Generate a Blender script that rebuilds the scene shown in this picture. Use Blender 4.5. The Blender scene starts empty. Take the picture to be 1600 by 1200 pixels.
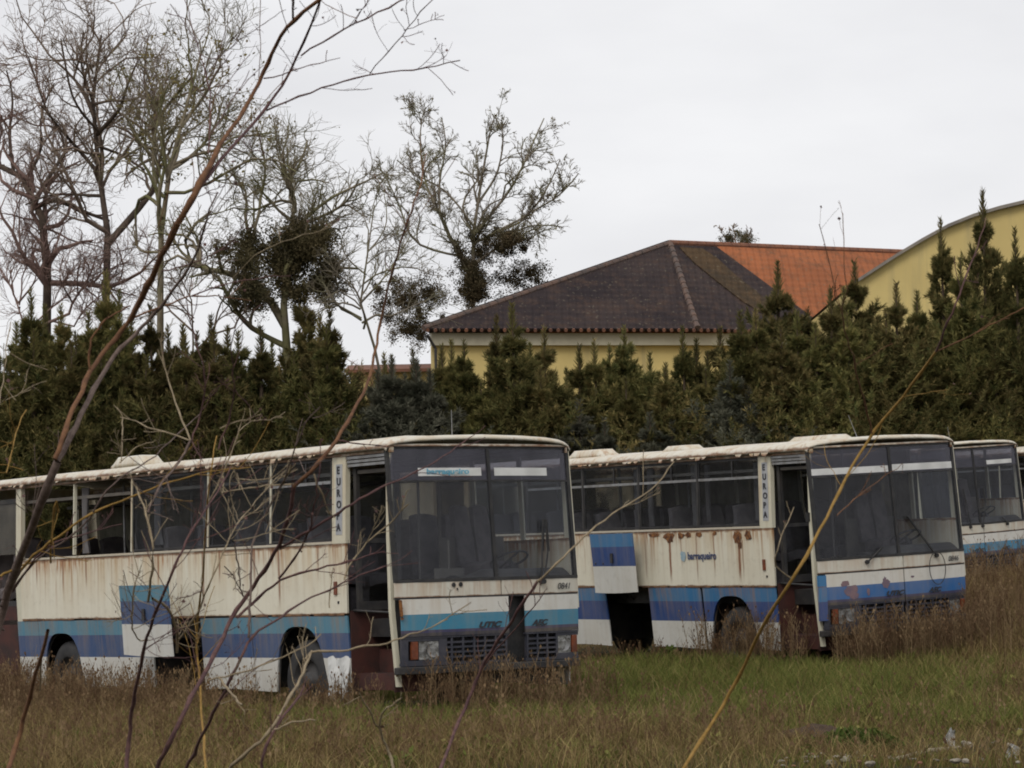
import bpy, math, random
import numpy as np
from mathutils import Vector, Matrix, Euler
random.seed(7); RNG = np.random.default_rng(11)
S = bpy.context.scene; COL = S.collection
# ------------------------------------------------------------------ camera, world, sun, exposure
FPX, PITCH, ROLL, CAMH = 4505.73, .06469339, .01780404, 1.60015641
cam = bpy.data.cameras.new('camera'); camo = bpy.data.objects.new('camera', cam); COL.objects.link(camo)
cam.sensor_width = 36; cam.lens = 36 * FPX / 1600; cam.clip_start = .5; cam.clip_end = 3000
camo.matrix_world = Matrix.Translation((0, 0, CAMH)) @ Matrix.Rotation(math.pi/2 + PITCH, 4, 'X') @ Matrix.Rotation(-ROLL, 4, 'Z')
cam.dof.use_dof = True; cam.dof.focus_distance = 33; cam.dof.aperture_fstop = 38
S.camera = camo
S.view_settings.view_transform = 'Standard'; S.view_settings.look = 'None'; S.view_settings.exposure = .27; S.view_settings.gamma = 1
S.cycles.filter_width = 1.9; S.cycles.transparent_max_bounces = 16; S.cycles.max_bounces = 6
S.render.resolution_x = 1024; S.render.resolution_y = 768
SUN_EL, SUN_AZ = math.radians(48), math.radians(200)
wd = bpy.data.worlds.new('World'); S.world = wd; wd.use_nodes = True
nt = wd.node_tree; nt.nodes.clear()
def wn(t, **k):
    n = nt.nodes.new(t)
    for a, b in k.items(): setattr(n, a, b)
    return n
wo = wn('ShaderNodeOutputWorld'); bg = wn('ShaderNodeBackground'); sky = wn('ShaderNodeTexSky', sky_type='NISHITA', sun_disc=False)
sky.sun_elevation = SUN_EL; sky.sun_rotation = SUN_AZ
tc = wn('ShaderNodeTexCoord'); mp = wn('ShaderNodeMapping'); mp.inputs['Scale'].default_value = (3, 3, 9)
ns = wn('ShaderNodeTexNoise'); ns.inputs['Scale'].default_value = 1.6; ns.inputs['Detail'].default_value = 6; ns.inputs['Roughness'].default_value = .5
cr = wn('ShaderNodeValToRGB'); cr.color_ramp.elements[0].position = .3; cr.color_ramp.elements[1].position = .75
cr.color_ramp.elements[0].color = (.64, .64, .66, 1); cr.color_ramp.elements[1].color = (.80, .80, .81, 1)
mul = wn('ShaderNodeMixRGB', blend_type='MULTIPLY'); mul.inputs[0].default_value = 1; mul.inputs[2].default_value = (.07, .07, .07, 1)
mx = wn('ShaderNodeMixRGB'); mx.inputs[0].default_value = .96
L = nt.links.new
L(tc.outputs['Generated'], mp.inputs[0]); L(mp.outputs[0], ns.inputs['Vector']); L(ns.outputs[0], cr.inputs[0])
L(sky.outputs[0], mul.inputs[1]); L(mul.outputs[0], mx.inputs[1]); L(cr.outputs[0], mx.inputs[2]); L(mx.outputs[0], bg.inputs[0]); bg.inputs[1].default_value = 1.0
L(bg.outputs[0], wo.inputs[0])
sl = bpy.data.lights.new('sun', 'SUN'); sl.energy = 1.2; sl.angle = math.radians(25); sl.color = (1, .96, .9)
so = bpy.data.objects.new('sun', sl); COL.objects.link(so)
so.rotation_euler = (math.pi/2 - SUN_EL, 0, math.pi - SUN_AZ)

# ------------------------------------------------------------------ helpers
def ray(u, v):
    a, b = u-800, v-600; c, s = math.cos(ROLL), math.sin(ROLL)
    x, z = (c*a - s*b)/FPX, -(s*a + c*b)/FPX
    c, s = math.cos(PITCH), math.sin(PITCH)
    return Vector((x, c - z*s, s + z*c))
def at(u, v, Y):
    r = ray(u, v); return Vector((0, 0, CAMH)) + r*(Y/r.y)
def atz(u, v, z):
    r = ray(u, v); return Vector((0, 0, CAMH)) + r*((z-CAMH)/r.z)
def sstep(a, b, x):
    t = np.clip((np.asarray(x, float)-a)/(b-a), 0, 1); return t*t*(3-2*t)
def terr(x, y):
    x = np.asarray(x, float); y = np.asarray(y, float)
    z = .033*np.maximum(0, y-31.5)*sstep(-4, 3, x-(y-31)*.15)*(1-sstep(75, 95, y)) + 1.2*sstep(75, 95, y) + .012*np.clip(y-45, 0, 30)*(1-sstep(-4, 3, x-(y-31)*.15))
    z = z + .035*np.clip(x-2, 0, 8)*sstep(30, 40, y)
    z = z + .05*np.sin(x*.9+1)*np.sin(y*.55) + .025*np.sin(x*2.3+y*1.7)
    z = z + .42*sstep(5.6, 9, x)*sstep(30, 38, y)*(1-sstep(45, 60, y))
    return z
def tag(o, label=None, cat=None, group=None, kind=None):
    if label: o['label'] = label
    if cat: o['category'] = cat
    if group: o['group'] = group
    if kind: o['kind'] = kind
    return o
def empty(name, loc=(0, 0, 0), rot=(0, 0, 0)):
    o = bpy.data.objects.new(name, None); COL.objects.link(o); o.location = loc; o.rotation_euler = rot; o.empty_display_size = .2
    return o
def link(name, me, mats, parent=None, loc=None):
    for m in (mats if isinstance(mats, (list, tuple)) else [mats]): me.materials.append(m)
    o = bpy.data.objects.new(name, me); COL.objects.link(o)
    if parent: o.parent = parent
    if loc is not None: o.location = loc
    return o
def npmesh(name, V, Q=None, T=None, smooth=False, attr=None):
    me = bpy.data.meshes.new(name); V = np.asarray(V, np.float32)
    Q = np.zeros((0, 4), np.int32) if Q is None else np.asarray(Q, np.int32)
    T = np.zeros((0, 3), np.int32) if T is None else np.asarray(T, np.int32)
    me.vertices.add(len(V)); me.vertices.foreach_set('co', V.ravel())
    nl = Q.size + T.size; me.loops.add(nl)
    me.loops.foreach_set('vertex_index', np.concatenate([Q.ravel(), T.ravel()]).astype(np.int32))
    me.polygons.add(len(Q)+len(T))
    st = np.concatenate([np.arange(len(Q))*4, Q.size + np.arange(len(T))*3]).astype(np.int32)
    me.polygons.foreach_set('loop_start', st)
    me.polygons.foreach_set('loop_total', np.concatenate([np.full(len(Q), 4), np.full(len(T), 3)]).astype(np.int32))
    if attr is not None:
        a = me.attributes.new('tint', 'FLOAT', 'POINT'); a.data.foreach_set('value', np.asarray(attr, np.float32))
    me.update(calc_edges=True)
    if smooth: me.polygons.foreach_set('use_smooth', [True]*len(me.polygons))
    return me
def tubes(P, R, sides=3):
    """P (n,k,3), R (n,k) -> verts, quads"""
    P = np.asarray(P, float); R = np.asarray(R, float); n, k, _ = P.shape
    D = np.gradient(P, axis=1); D /= np.linalg.norm(D, axis=2, keepdims=True)+1e-9
    ref = np.where(np.abs(D[:, :1, 2:3]) > .8, np.array([1., 0, 0]), np.array([0, 0, 1.]))
    A = np.cross(D, np.broadcast_to(ref, D.shape)); A /= np.linalg.norm(A, axis=2, keepdims=True)+1e-9
    B = np.cross(D, A)
    th = np.arange(sides)*2*math.pi/sides
    V = P[:, :, None, :] + R[:, :, None, None]*(np.cos(th)[None, None, :, None]*A[:, :, None, :] + np.sin(th)[None, None, :, None]*B[:, :, None, :])
    idx = np.arange(n*k*sides).reshape(n, k, sides)
    a = idx[:, :-1, :]; b = np.roll(a, -1, axis=2); c = idx[:, 1:, :]; d = np.roll(c, -1, axis=2)
    return V.reshape(-1, 3), np.stack([a, b, d, c], -1).reshape(-1, 4)
class MB:
    def __init__(s): s.v = []; s.f = []; s.m = []
    def add(s, vs, fs, m=0):
        b = len(s.v); s.v += [tuple(v) for v in vs]; s.f += [[i+b for i in f] for f in fs]; s.m += [m]*len(fs)
    def box(s, x0, x1, y0, y1, z0, z1, m=0):
        s.add([(x0,y0,z0),(x1,y0,z0),(x1,y1,z0),(x0,y1,z0),(x0,y0,z1),(x1,y0,z1),(x1,y1,z1),(x0,y1,z1)],
              [(0,3,2,1),(4,5,6,7),(0,1,5,4),(1,2,6,5),(2,3,7,6),(3,0,4,7)], m)
    def grid(s, fn, us, vs, thick, m=0):
        """fn(u,v)->point, thick vector fn offset"""
        nu, nv = len(us), len(vs); F = [Vector(fn(u, v)) for v in vs for u in us]
        t = Vector(thick); B_ = [p + t for p in F]; n = len(F)
        fs = []
        for j in range(nv-1):
            for i in range(nu-1):
                a = j*nu+i; fs.append((a, a+1, a+nu+1, a+nu)); fs.append((n+a, n+a+nu, n+a+nu+1, n+a+1))
        for i in range(nu-1):
            fs.append((i, n+i, n+i+1, i+1)); a = (nv-1)*nu+i; fs.append((a, a+1, n+a+1, n+a))
        for j in range(nv-1):
            a = j*nu; fs.append((a, a+nu, n+a+nu, n+a)); a = j*nu+nu-1; fs.append((a, n+a, n+a+nu, a+nu))
        s.add(F+B_, fs, m)
    def tube(s, pts, r, n=8, m=0, cap=True):
        P = [Vector(p) for p in pts]; rr = r if isinstance(r, (list, tuple)) else [r]*len(P); vs = []
        for i, p in enumerate(P):
            d = (P[min(i+1, len(P)-1)]-P[max(i-1, 0)]).normalized()
            a = d.cross(Vector((0, 0, 1)) if abs(d.z) < .9 else Vector((1, 0, 0))).normalized(); b = d.cross(a)
            for k in range(n):
                th = 2*math.pi*k/n; vs.append(p + rr[i]*(math.cos(th)*a+math.sin(th)*b))
        fs = [(i*n+k, i*n+(k+1)%n, (i+1)*n+(k+1)%n, (i+1)*n+k) for i in range(len(P)-1) for k in range(n)]
        if cap: fs += [tuple(range(n))[::-1], tuple((len(P)-1)*n+k for k in range(n))]
        s.add(vs, fs, m)
    def lathe(s, prof, c, n=24, m=0):   # axis along y, prof (r, y)
        vs = [(c[0]+r*math.cos(2*math.pi*k/n), c[1]+y, c[2]+r*math.sin(2*math.pi*k/n)) for r, y in prof for k in range(n)]
        s.add(vs, [(i*n+k, i*n+(k+1)%n, (i+1)*n+(k+1)%n, (i+1)*n+k) for i in range(len(prof)-1) for k in range(n)], m)
    def build(s, name, mats, parent=None, smooth=False, bevel=0, loc=None):
        me = bpy.data.meshes.new(name); me.from_pydata(s.v, [], s.f); me.update()
        if not isinstance(mats, (list, tuple)): mats = [mats]
        o = link(name, me, mats, parent, loc)
        me.polygons.foreach_set('material_index', s.m)
        if smooth: me.polygons.foreach_set('use_smooth', [True]*len(me.polygons))
        if bevel:
            b = o.modifiers.new('bevel', 'BEVEL'); b.width = bevel; b.segments = 2; b.limit_method = 'ANGLE'
        return o

# ------------------------------------------------------------------ materials
class NT:
    def __init__(s, name):
        s.m = bpy.data.materials.new(name); s.m.use_nodes = True; s.t = s.m.node_tree; s.t.nodes.clear()
        s.out = s.t.nodes.new('ShaderNodeOutputMaterial'); s.tc = None
    def n(s, t, **k):
        n = s.t.nodes.new('ShaderNode'+t)
        for a, b in k.items(): setattr(n, a, b)
        return n
    def l(s, a, b): s.t.links.new(a, b)
    def put(s, sock, v):
        if isinstance(v, bpy.types.NodeSocket): s.l(v, sock)
        elif v is not None: sock.default_value = v
    def obj(s):
        if not s.tc: s.tc = s.n('TexCoord')
        return s.tc.outputs['Object']
    def pos(s): return s.n('NewGeometry').outputs['Position']
    def sep(s, v):
        n = s.n('SeparateXYZ'); s.l(v, n.inputs[0]); return n.outputs
    def noise(s, vec, scale, detail=4, rough=.55, sc=None, off=(0, 0, 0), dist=0):
        if sc or off != (0, 0, 0):
            mp = s.n('Mapping'); mp.inputs['Scale'].default_value = sc or (1, 1, 1); mp.inputs['Location'].default_value = off; s.l(vec, mp.inputs[0]); vec = mp.outputs[0]
        n = s.n('TexNoise'); n.inputs['Scale'].default_value = scale; n.inputs['Detail'].default_value = detail; n.inputs['Roughness'].default_value = rough; n.inputs['Distortion'].default_value = dist
        s.l(vec, n.inputs['Vector']); return n.outputs[0]
    def math(s, op, a, b=None, clamp=False):
        n = s.n('Math', operation=op, use_clamp=clamp); s.put(n.inputs[0], a); s.put(n.inputs[1], b); return n.outputs[0]
    def rng(s, v, a, b, c=0., d=1., smooth=True):
        n = s.n('MapRange', interpolation_type='SMOOTHSTEP' if smooth else 'LINEAR'); s.put(n.inputs[0], v)
        for i, q in enumerate((a, b, c, d)): s.put(n.inputs[i+1], q)
        return n.outputs[0]
    def mix(s, f, a, b, mode='MIX'):
        n = s.n('MixRGB', blend_type=mode)
        for i, q in enumerate((f, a, b)):
            if isinstance(q, tuple) and len(q) == 3: q = q+(1,)
            s.put(n.inputs[i], q)
        return n.outputs[0]
    def ramp(s, v, stops, const=False):
        n = s.n('ValToRGB'); r = n.color_ramp; r.interpolation = 'CONSTANT' if const else 'LINEAR'
        while len(r.elements) < len(stops): r.elements.new(.5)
        for e, (p, c) in zip(r.elements, stops): e.position = p; e.color = tuple(c)+(1,)
        s.l(v, n.inputs[0]); return n.outputs[0]
    def bump(s, v, st=.3, d=.01):
        n = s.n('Bump'); n.inputs['Strength'].default_value = st; n.inputs['Distance'].default_value = d; s.l(v, n.inputs['Height']); return n.outputs[0]
    def pbr(s, col, rough=.7, metal=0., normal=None, spec=None, trans=0):
        p = s.n('BsdfPrincipled')
        if isinstance(col, tuple): col = col[:3]+(1,)
        s.put(p.inputs['Base Color'], col); s.put(p.inputs['Roughness'], rough); s.put(p.inputs['Metallic'], metal)
        if normal is not None: s.l(normal, p.inputs['Normal'])
        if spec is not None: p.inputs['Specular IOR Level'].default_value = spec
        sh = p.outputs[0]
        if trans:
            t = s.n('BsdfTranslucent'); s.put(t.inputs[0], col); mx = s.n('MixShader'); mx.inputs[0].default_value = trans
            s.l(sh, mx.inputs[1]); s.l(t.outputs[0], mx.inputs[2]); sh = mx.outputs[0]
        s.l(sh, s.out.inputs[0]); return s.m
RUST = (.25, .105, .032); RUSTD = (.06, .022, .012)
def mottled(name, c1, c2, scale=4, rough=.8, bump=.2, metal=0., spec=None):
    t = NT(name); n = t.noise(t.obj(), scale, 6, .6); c = t.mix(t.rng(n, .35, .65), c1, c2)
    return t.pbr(c, rough, metal, t.bump(n, bump, .02), spec)
def paint(name, base, stripes=None, rust=.5, streaks=(), seed=0, ztop=1.95, zlen=.8, yellow=.5, edges=()):
    """weathered coach paint in the coach's own coordinates; stripes = [(z, colour)...] bottom to top"""
    t = NT(name); o = t.obj(); xyz = t.sep(o); x, z = xyz[0], xyz[2]
    if stripes: col = t.ramp(t.math('MULTIPLY', z, .25), [(a/4, c) for a, c in stripes], True)
    else: col = t.mix(0., base, base)
    big = t.noise(o, 1.3, 5, .6, off=(seed, 0, 0)); fine = t.noise(o, 9, 6, .65, off=(seed*2, 3, 0))
    col = t.mix(t.math('MULTIPLY', t.rng(big, .4, .7), .35*yellow+.1), col, t.mix(.6, col, (.42, .33, .2)))
    col = t.mix(t.math('MULTIPLY', t.rng(fine, .5, .75), .35), col, t.mix(.5, col, (.18, .15, .11)))
    # run-down streaks: fine across, long downwards, fading away below the window line
    st = t.noise(o, 1, 5, .6, sc=(13, 9, .45), off=(seed*3.1, 0, 0)); st2 = t.noise(o, 1, 4, .6, sc=(4.5, 3, .3), off=(seed, 5, 0))
    fade = t.rng(t.math('ADD', z, t.math('MULTIPLY', t.noise(o, 1, 3, .6, sc=(5, 5, 0), off=(seed, 1, 1)), .5)), ztop-zlen*.45, ztop+.2, .0, 1., False)
    below = t.math('LESS_THAN', z, ztop)
    patch = t.rng(t.noise(o, .9, 3, .6, sc=(1, 1, 0), off=(seed*5, 2, 0)), .4, .6, .15, 1.25)
    m1 = t.math('MULTIPLY', t.math('MULTIPLY', t.math('MULTIPLY', t.rng(st, .5, .66), fade), below), patch, True)
    m2 = t.math('MULTIPLY', t.math('MULTIPLY', t.rng(st2, .42, .66), fade), below)
    col = t.mix(t.math('MULTIPLY', m2, .5*rust), col, (.45, .28, .10))
    col = t.mix(t.math('MULTIPLY', m1, .8*rust), col, (.33, .14, .04))
    col = t.mix(t.math('MULTIPLY', t.rng(st, .38, .7), .22), col, t.mix(.6, col, (.34, .27, .15)))
    m3 = t.math('MULTIPLY', t.math('MULTIPLY', t.math('MULTIPLY', t.rng(t.noise(o, 1, 5, .65, sc=(17, 12, 1.2), off=(seed, 0, 7)), .42, .6), patch), t.rng(z, ztop-.26, ztop-.02)), below)
    m3 = t.math('MULTIPLY', m3, 1., True) #, t.rng(z, ztop-.26, ztop-.02)), below)
    if ztop < 2.5: col = t.mix(t.math('MULTIPLY', m3, .85*rust), col, t.mix(fine, (.45, .2, .05), (.2, .07, .025)))
    edge = t.noise(o, 5, 6, .7, sc=(1, 1, 2.5), off=(seed, 9, 1))
    for (ez, ew) in edges:    # corrosion creeping from seams
        d = t.math('ABSOLUTE', t.math('SUBTRACT', z, ez)); mk = t.rng(t.math('ADD', d, t.math('MULTIPLY', edge, ew*2.2)), ew*1.05, ew*1.75, 1., 0.)
        col = t.mix(t.math('MULTIPLY', mk, .9), col, t.mix(fine, RUST, RUSTD))
    for (sx, w, z1, z0, k) in streaks:
        wob = t.math('MULTIPLY', t.math('SUBTRACT', t.noise(o, 6, 2, sc=(0, 0, 1), off=(0, 0, sx*7)), .5), .03)
        d = t.math('ABSOLUTE', t.math('ADD', t.math('SUBTRACT', x, sx), wob)); a = t.rng(d, w*.3, w, 1., 0.)
        b = t.math('MULTIPLY', t.rng(z, z0, z0+.25), t.math('LESS_THAN', z, z1))
        col = t.mix(t.math('MULTIPLY', t.math('MULTIPLY', a, b), k), col, (.2, .075, .03))
    pit = t.rng(t.noise(o, 7, 7, .7, off=(seed*1.7, 0, 4)), .68, .76)
    col = t.mix(t.math('MULTIPLY', pit, .8*rust), col, RUST)
    nb = t.noise(o, 2.2, 3, .5, off=(seed, 2, 2))
    return t.pbr(col, t.rng(fine, .3, .7, .38, .62), 0, t.bump(t.math('ADD', t.math('MULTIPLY', nb, 1.), t.math('MULTIPLY', fine, .08)), .3, .009), .35)
def glass(name, tint=(.4, .42, .42), dust=.12, dcol=(.22, .2, .18), refl=1.):
    t = NT(name); tr = t.n('BsdfTransparent'); tr.inputs[0].default_value = tint+(1,)
    gl = t.n('BsdfGlossy'); gl.inputs['Roughness'].default_value = .06; gl.inputs[0].default_value = (.9, .9, .95, 1)
    df = t.n('BsdfDiffuse'); df.inputs[0].default_value = dcol+(1,)
    n = t.noise(t.obj(), 1.6, 6, .6); n2 = t.noise(t.obj(), 1, 4, .6, sc=(6, 6, 1.2))
    d = t.math('MULTIPLY', t.rng(t.math('ADD', t.math('MULTIPLY', n, .7), t.math('MULTIPLY', n2, .3)), .3, .7, .35, 1.6), dust, True)
    a = t.n('MixShader'); t.l(d, a.inputs[0]); t.l(tr.outputs[0], a.inputs[1]); t.l(df.outputs[0], a.inputs[2])
    fc = t.n('LayerWeight'); fc.inputs[0].default_value = .5; fr = t.math('ADD', t.math('MULTIPLY', t.math('POWER', fc.outputs['Facing'], 5.), .96), .045)
    b = t.n('MixShader'); t.l(t.math('MULTIPLY', fr, refl), b.inputs[0]); t.l(a.outputs[0], b.inputs[1]); t.l(gl.outputs[0], b.inputs[2])
    t.l(b.outputs[0], t.out.inputs[0]); return t.m
def foliage(name, c1, c2, c3, trans=.15, var=.35, attr=False):
    t = NT(name); oi = t.n('ObjectInfo'); n = t.noise(t.pos(), .9, 4, .6)
    n2 = t.noise(t.pos(), 7, 2, .5)
    c = t.mix(t.rng(n, .35, .65), c1, c2); c = t.mix(t.math('MULTIPLY', t.rng(n2, .45, .7), .7), c, c3)
    if attr:
        a = t.n('Attribute', attribute_name='tint'); c = t.mix(a.outputs['Fac'], c, c3)
    hv = t.n('HueSaturation'); t.l(c, hv.inputs['Color']); t.l(t.rng(oi.outputs['Random'], 0, 1, 1-var, 1+var, False), hv.inputs['Value'])
    r7 = t.math('FRACT', t.math('MULTIPLY', oi.outputs['Random'], 7.31)); t.l(t.rng(r7, 0, 1, .485, .515, False), hv.inputs['Hue'])
    return t.pbr(hv.outputs[0], .9, 0, None, .15, trans)
def bark(name, c1, c2, sc=6, moss=None):
    t = NT(name); n = t.noise(t.pos(), sc, 6, .65); c = t.mix(t.rng(n, .35, .65), c1, c2)
    if moss: c = t.mix(t.math('MULTIPLY', t.rng(t.noise(t.pos(), sc*.35, 3), .45, .6), .7), c, moss)
    return t.pbr(c, .9, 0, t.bump(n, .4, .01), .2)
BLACK = mottled('black_rubber', (.012, .012, .013), (.03, .028, .027), 8, .7)
DARK = mottled('dark_metal', (.018, .017, .018), (.045, .04, .036), 5, .6)
GREYP = mottled('grey_plastic', (.06, .06, .065), (.1, .095, .095), 5, .6)
GRILLE = mottled('grille_plastic', (.022, .024, .036), (.05, .048, .06), 4, .55)
REDBROWN = mottled('red_brown_primer', (.065, .018, .012), (.028, .012, .01), 3, .8)
RUSTM = mottled('bare_rust', RUST, RUSTD, 14, .95, .6)
RUSTEDGE = mottled('rusted_frame', (.22, .12, .06), (.09, .045, .025), 9, .9, .5)
ALU = mottled('dull_aluminium', (.3, .3, .3), (.2, .19, .18), 8, .45, .1, .6)
SEATM = mottled('seat_cloth', (.085, .075, .078), (.14, .12, .12), 6, .95)
SEATG = mottled('seat_grey_vinyl', (.16, .15, .15), (.09, .08, .08), 4, .7)
FLOORM = mottled('coach_floor', (.03, .025, .022), (.06, .045, .035), 3, .9)
LINING = mottled('interior_lining', (.1, .09, .08), (.17, .15, .125), 2, .9)
LAMPG = mottled('headlamp_glass', (.34, .34, .33), (.12, .115, .11), 14, .2, .5, .5)
AMBER = mottled('amber_lens', (.2, .05, .018), (.1, .03, .014), 9, .3)
WHITEB = mottled('white_board', (.62, .62, .6), (.5, .5, .48), 3, .7)
INK = mottled('dark_lettering', (.015, .015, .02), (.03, .03, .035), 20, .6)
INKB = mottled('faded_blue_lettering', (.03, .045, .12), (.06, .08, .16), 20, .6)
INKC = mottled('cyan_lettering', (.1, .3, .42), (.14, .36, .46), 20, .6)
PALEB = mottled('pale_blue_emblem', (.25, .36, .42), (.35, .42, .45), 20, .6)
PLATE = mottled('letter_plate', (.3, .31, .33), (.38, .38, .38), 6, .6)
PEEL = mottled('peeled_patch', (.13, .1, .14), (.2, .13, .14), 10, .9)
GLASS_D = glass('tinted_side_glass', (.8, .82, .84), .03, (.16, .15, .13), .08)
GLASS_F = glass('dusty_far_glass', (.62, .6, .57), .3, (.2, .18, .14), .3)
GLASS_C = glass('grimy_glass', (.5, .48, .44), .8, (.3, .28, .22), .3)
GLASS_W = glass('windscreen_glass', (.82, .84, .86), .03, (.25, .24, .25), .32)
GLASS_T = glass('tinted_visor_glass', (.5, .5, .56), .1, (.17, .16, .2), .8)

# ------------------------------------------------------------------ coaches
W = 2.5
ZS, ZT, ZB, ZW = .29, 1.155, 1.95, 2.92
def FX(y, z):
    t = (y-W/2)/(W/2); b = .13*(1-abs(t)**2.4)
    return b + (.05 if z <= 1.5 else .05-.11*(z-1.5)/1.5) - (.03*(1.-z) if z < 1. else 0)
def SY(z): return .035*(z-1.95) if z > 1.95 else (.075*(1.15-z) if z < 1.15 else 0)
def lin(a, b, n): return [a+(b-a)*i/(n-1) for i in range(n)]
def fpanel(mb, y0, y1, z0, z1, off=0., th=.02, m=0, ny=7):
    mb.grid(lambda y, z: (FX(y, z)+off, y, z), lin(y0, y1, ny), [z0, (z0+z1)/2, z1], (-th, 0, 0), m)
def spanel(mb, x0, x1, z0, z1, off=0., th=.02, m=0, far=False, nx=2, wob=0.):
    def fn(x, z):
        w = wob*math.sin(x*5.1+z*3)*math.sin(x*2.3)
        return (x, (W-SY(z)+off+w) if far else (SY(z)-off-w), z)
    zs = [z0, (z0+z1)/2, z1]
    mb.grid(fn, lin(x0, x1, nx), zs, (0, -th if far else th, 0), m)
def skirt(mb, x0, x1, arches, far=False, wob=.004):
    n = max(3, int((x1-x0)/.06)); xs = lin(x0, x1, n)
    def low(x):
        z = ZS + .012*math.sin(x*3)
        for (c, hw, top) in arches:
            t = abs(x-c)/hw
            if t < 1: z = max(z, .1 + (top-.1)*(1-t**3.2)**(1/2.2))
        return z
    def fn(x, s):
        z = low(x) + (ZT-.01-low(x))*s; y = SY(z) + wob*math.sin(x*4+z*5)
        return (x, W-y if far else y, z)
    mb.grid(fn, xs, [0, .25, .5, .75, 1], (0, -.02 if far else .02, 0))
def text_mesh(name, s, size, mat, parent, M, shear=0, bold=.0, sx=1.):
    c = bpy.data.curves.new(name, 'FONT'); c.body = s; c.size = size; c.shear = shear; c.offset = bold; c.extrude = .0015; c.align_x = 'LEFT'
    o = bpy.data.objects.new(name, c); COL.objects.link(o); dg = bpy.context.evaluated_depsgraph_get()
    me = bpy.data.meshes.new_from_object(o.evaluated_get(dg)); bpy.data.objects.remove(o); bpy.data.curves.remove(c)
    q = link(name, me, mat, parent); me.transform(M @ Matrix.Diagonal((sx, 1, 1, 1))); return q
def front_mat(y, z, off=.006):
    s = (FX(y+.05, z)-FX(y-.05, z))/.1; Y = Vector((s, 1, 0)).normalized(); Z = Vector((0, 0, 1)); X = Y.cross(Z)
    M = Matrix((Y, Z, X)).transposed().to_4x4(); M.translation = Vector((FX(y, z)+off, y, z)); return M
def side_mat(x, z, off=.006):
    M = Matrix((Vector((1, 0, 0)), Vector((0, 0, 1)), Vector((0, -1, 0)))).transposed().to_4x4(); M.translation = Vector((x, SY(z)-off, z)); return M
def blob_poly(mb, cx, cz, w, h, seed, fn):
    r = random.Random(seed); n = 14; vs = [fn(cx, cz)]
    for k in range(n):
        a = 2*math.pi*k/n; q = .65+.5*r.random(); vs.append(fn(cx+math.cos(a)*w*q, cz+math.sin(a)*h*q))
    mb.add(vs, [(0, 1+k, 1+(k+1) % n) for k in range(n)])
def seat_mesh():
    mb = MB()
    for y in (0, .46):
        mb.grid(lambda u, v: (.02+.40*v, y+.03+.40*u, .42+.04*math.sin(math.pi*u)), lin(0, 1, 5), lin(0, 1, 4), (0, 0, -.12))
        mb.grid(lambda u, v: (-.02-.14*v, y+.03+.40*u+(.03 if v > .8 else 0)*(.5-u)*2, .42+.68*v+.03*math.sin(math.pi*u)*(v > .8)), lin(0, 1, 5), [0, .3, .6, .85, 1], (-.09, 0, 0))
    mb.box(.05, .3, .3, .55, 0, .3)
    o = mb.build('seat', SEATM); me = o.data; bpy.data.objects.remove(o); return me
SEAT = seat_mesh()
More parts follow.
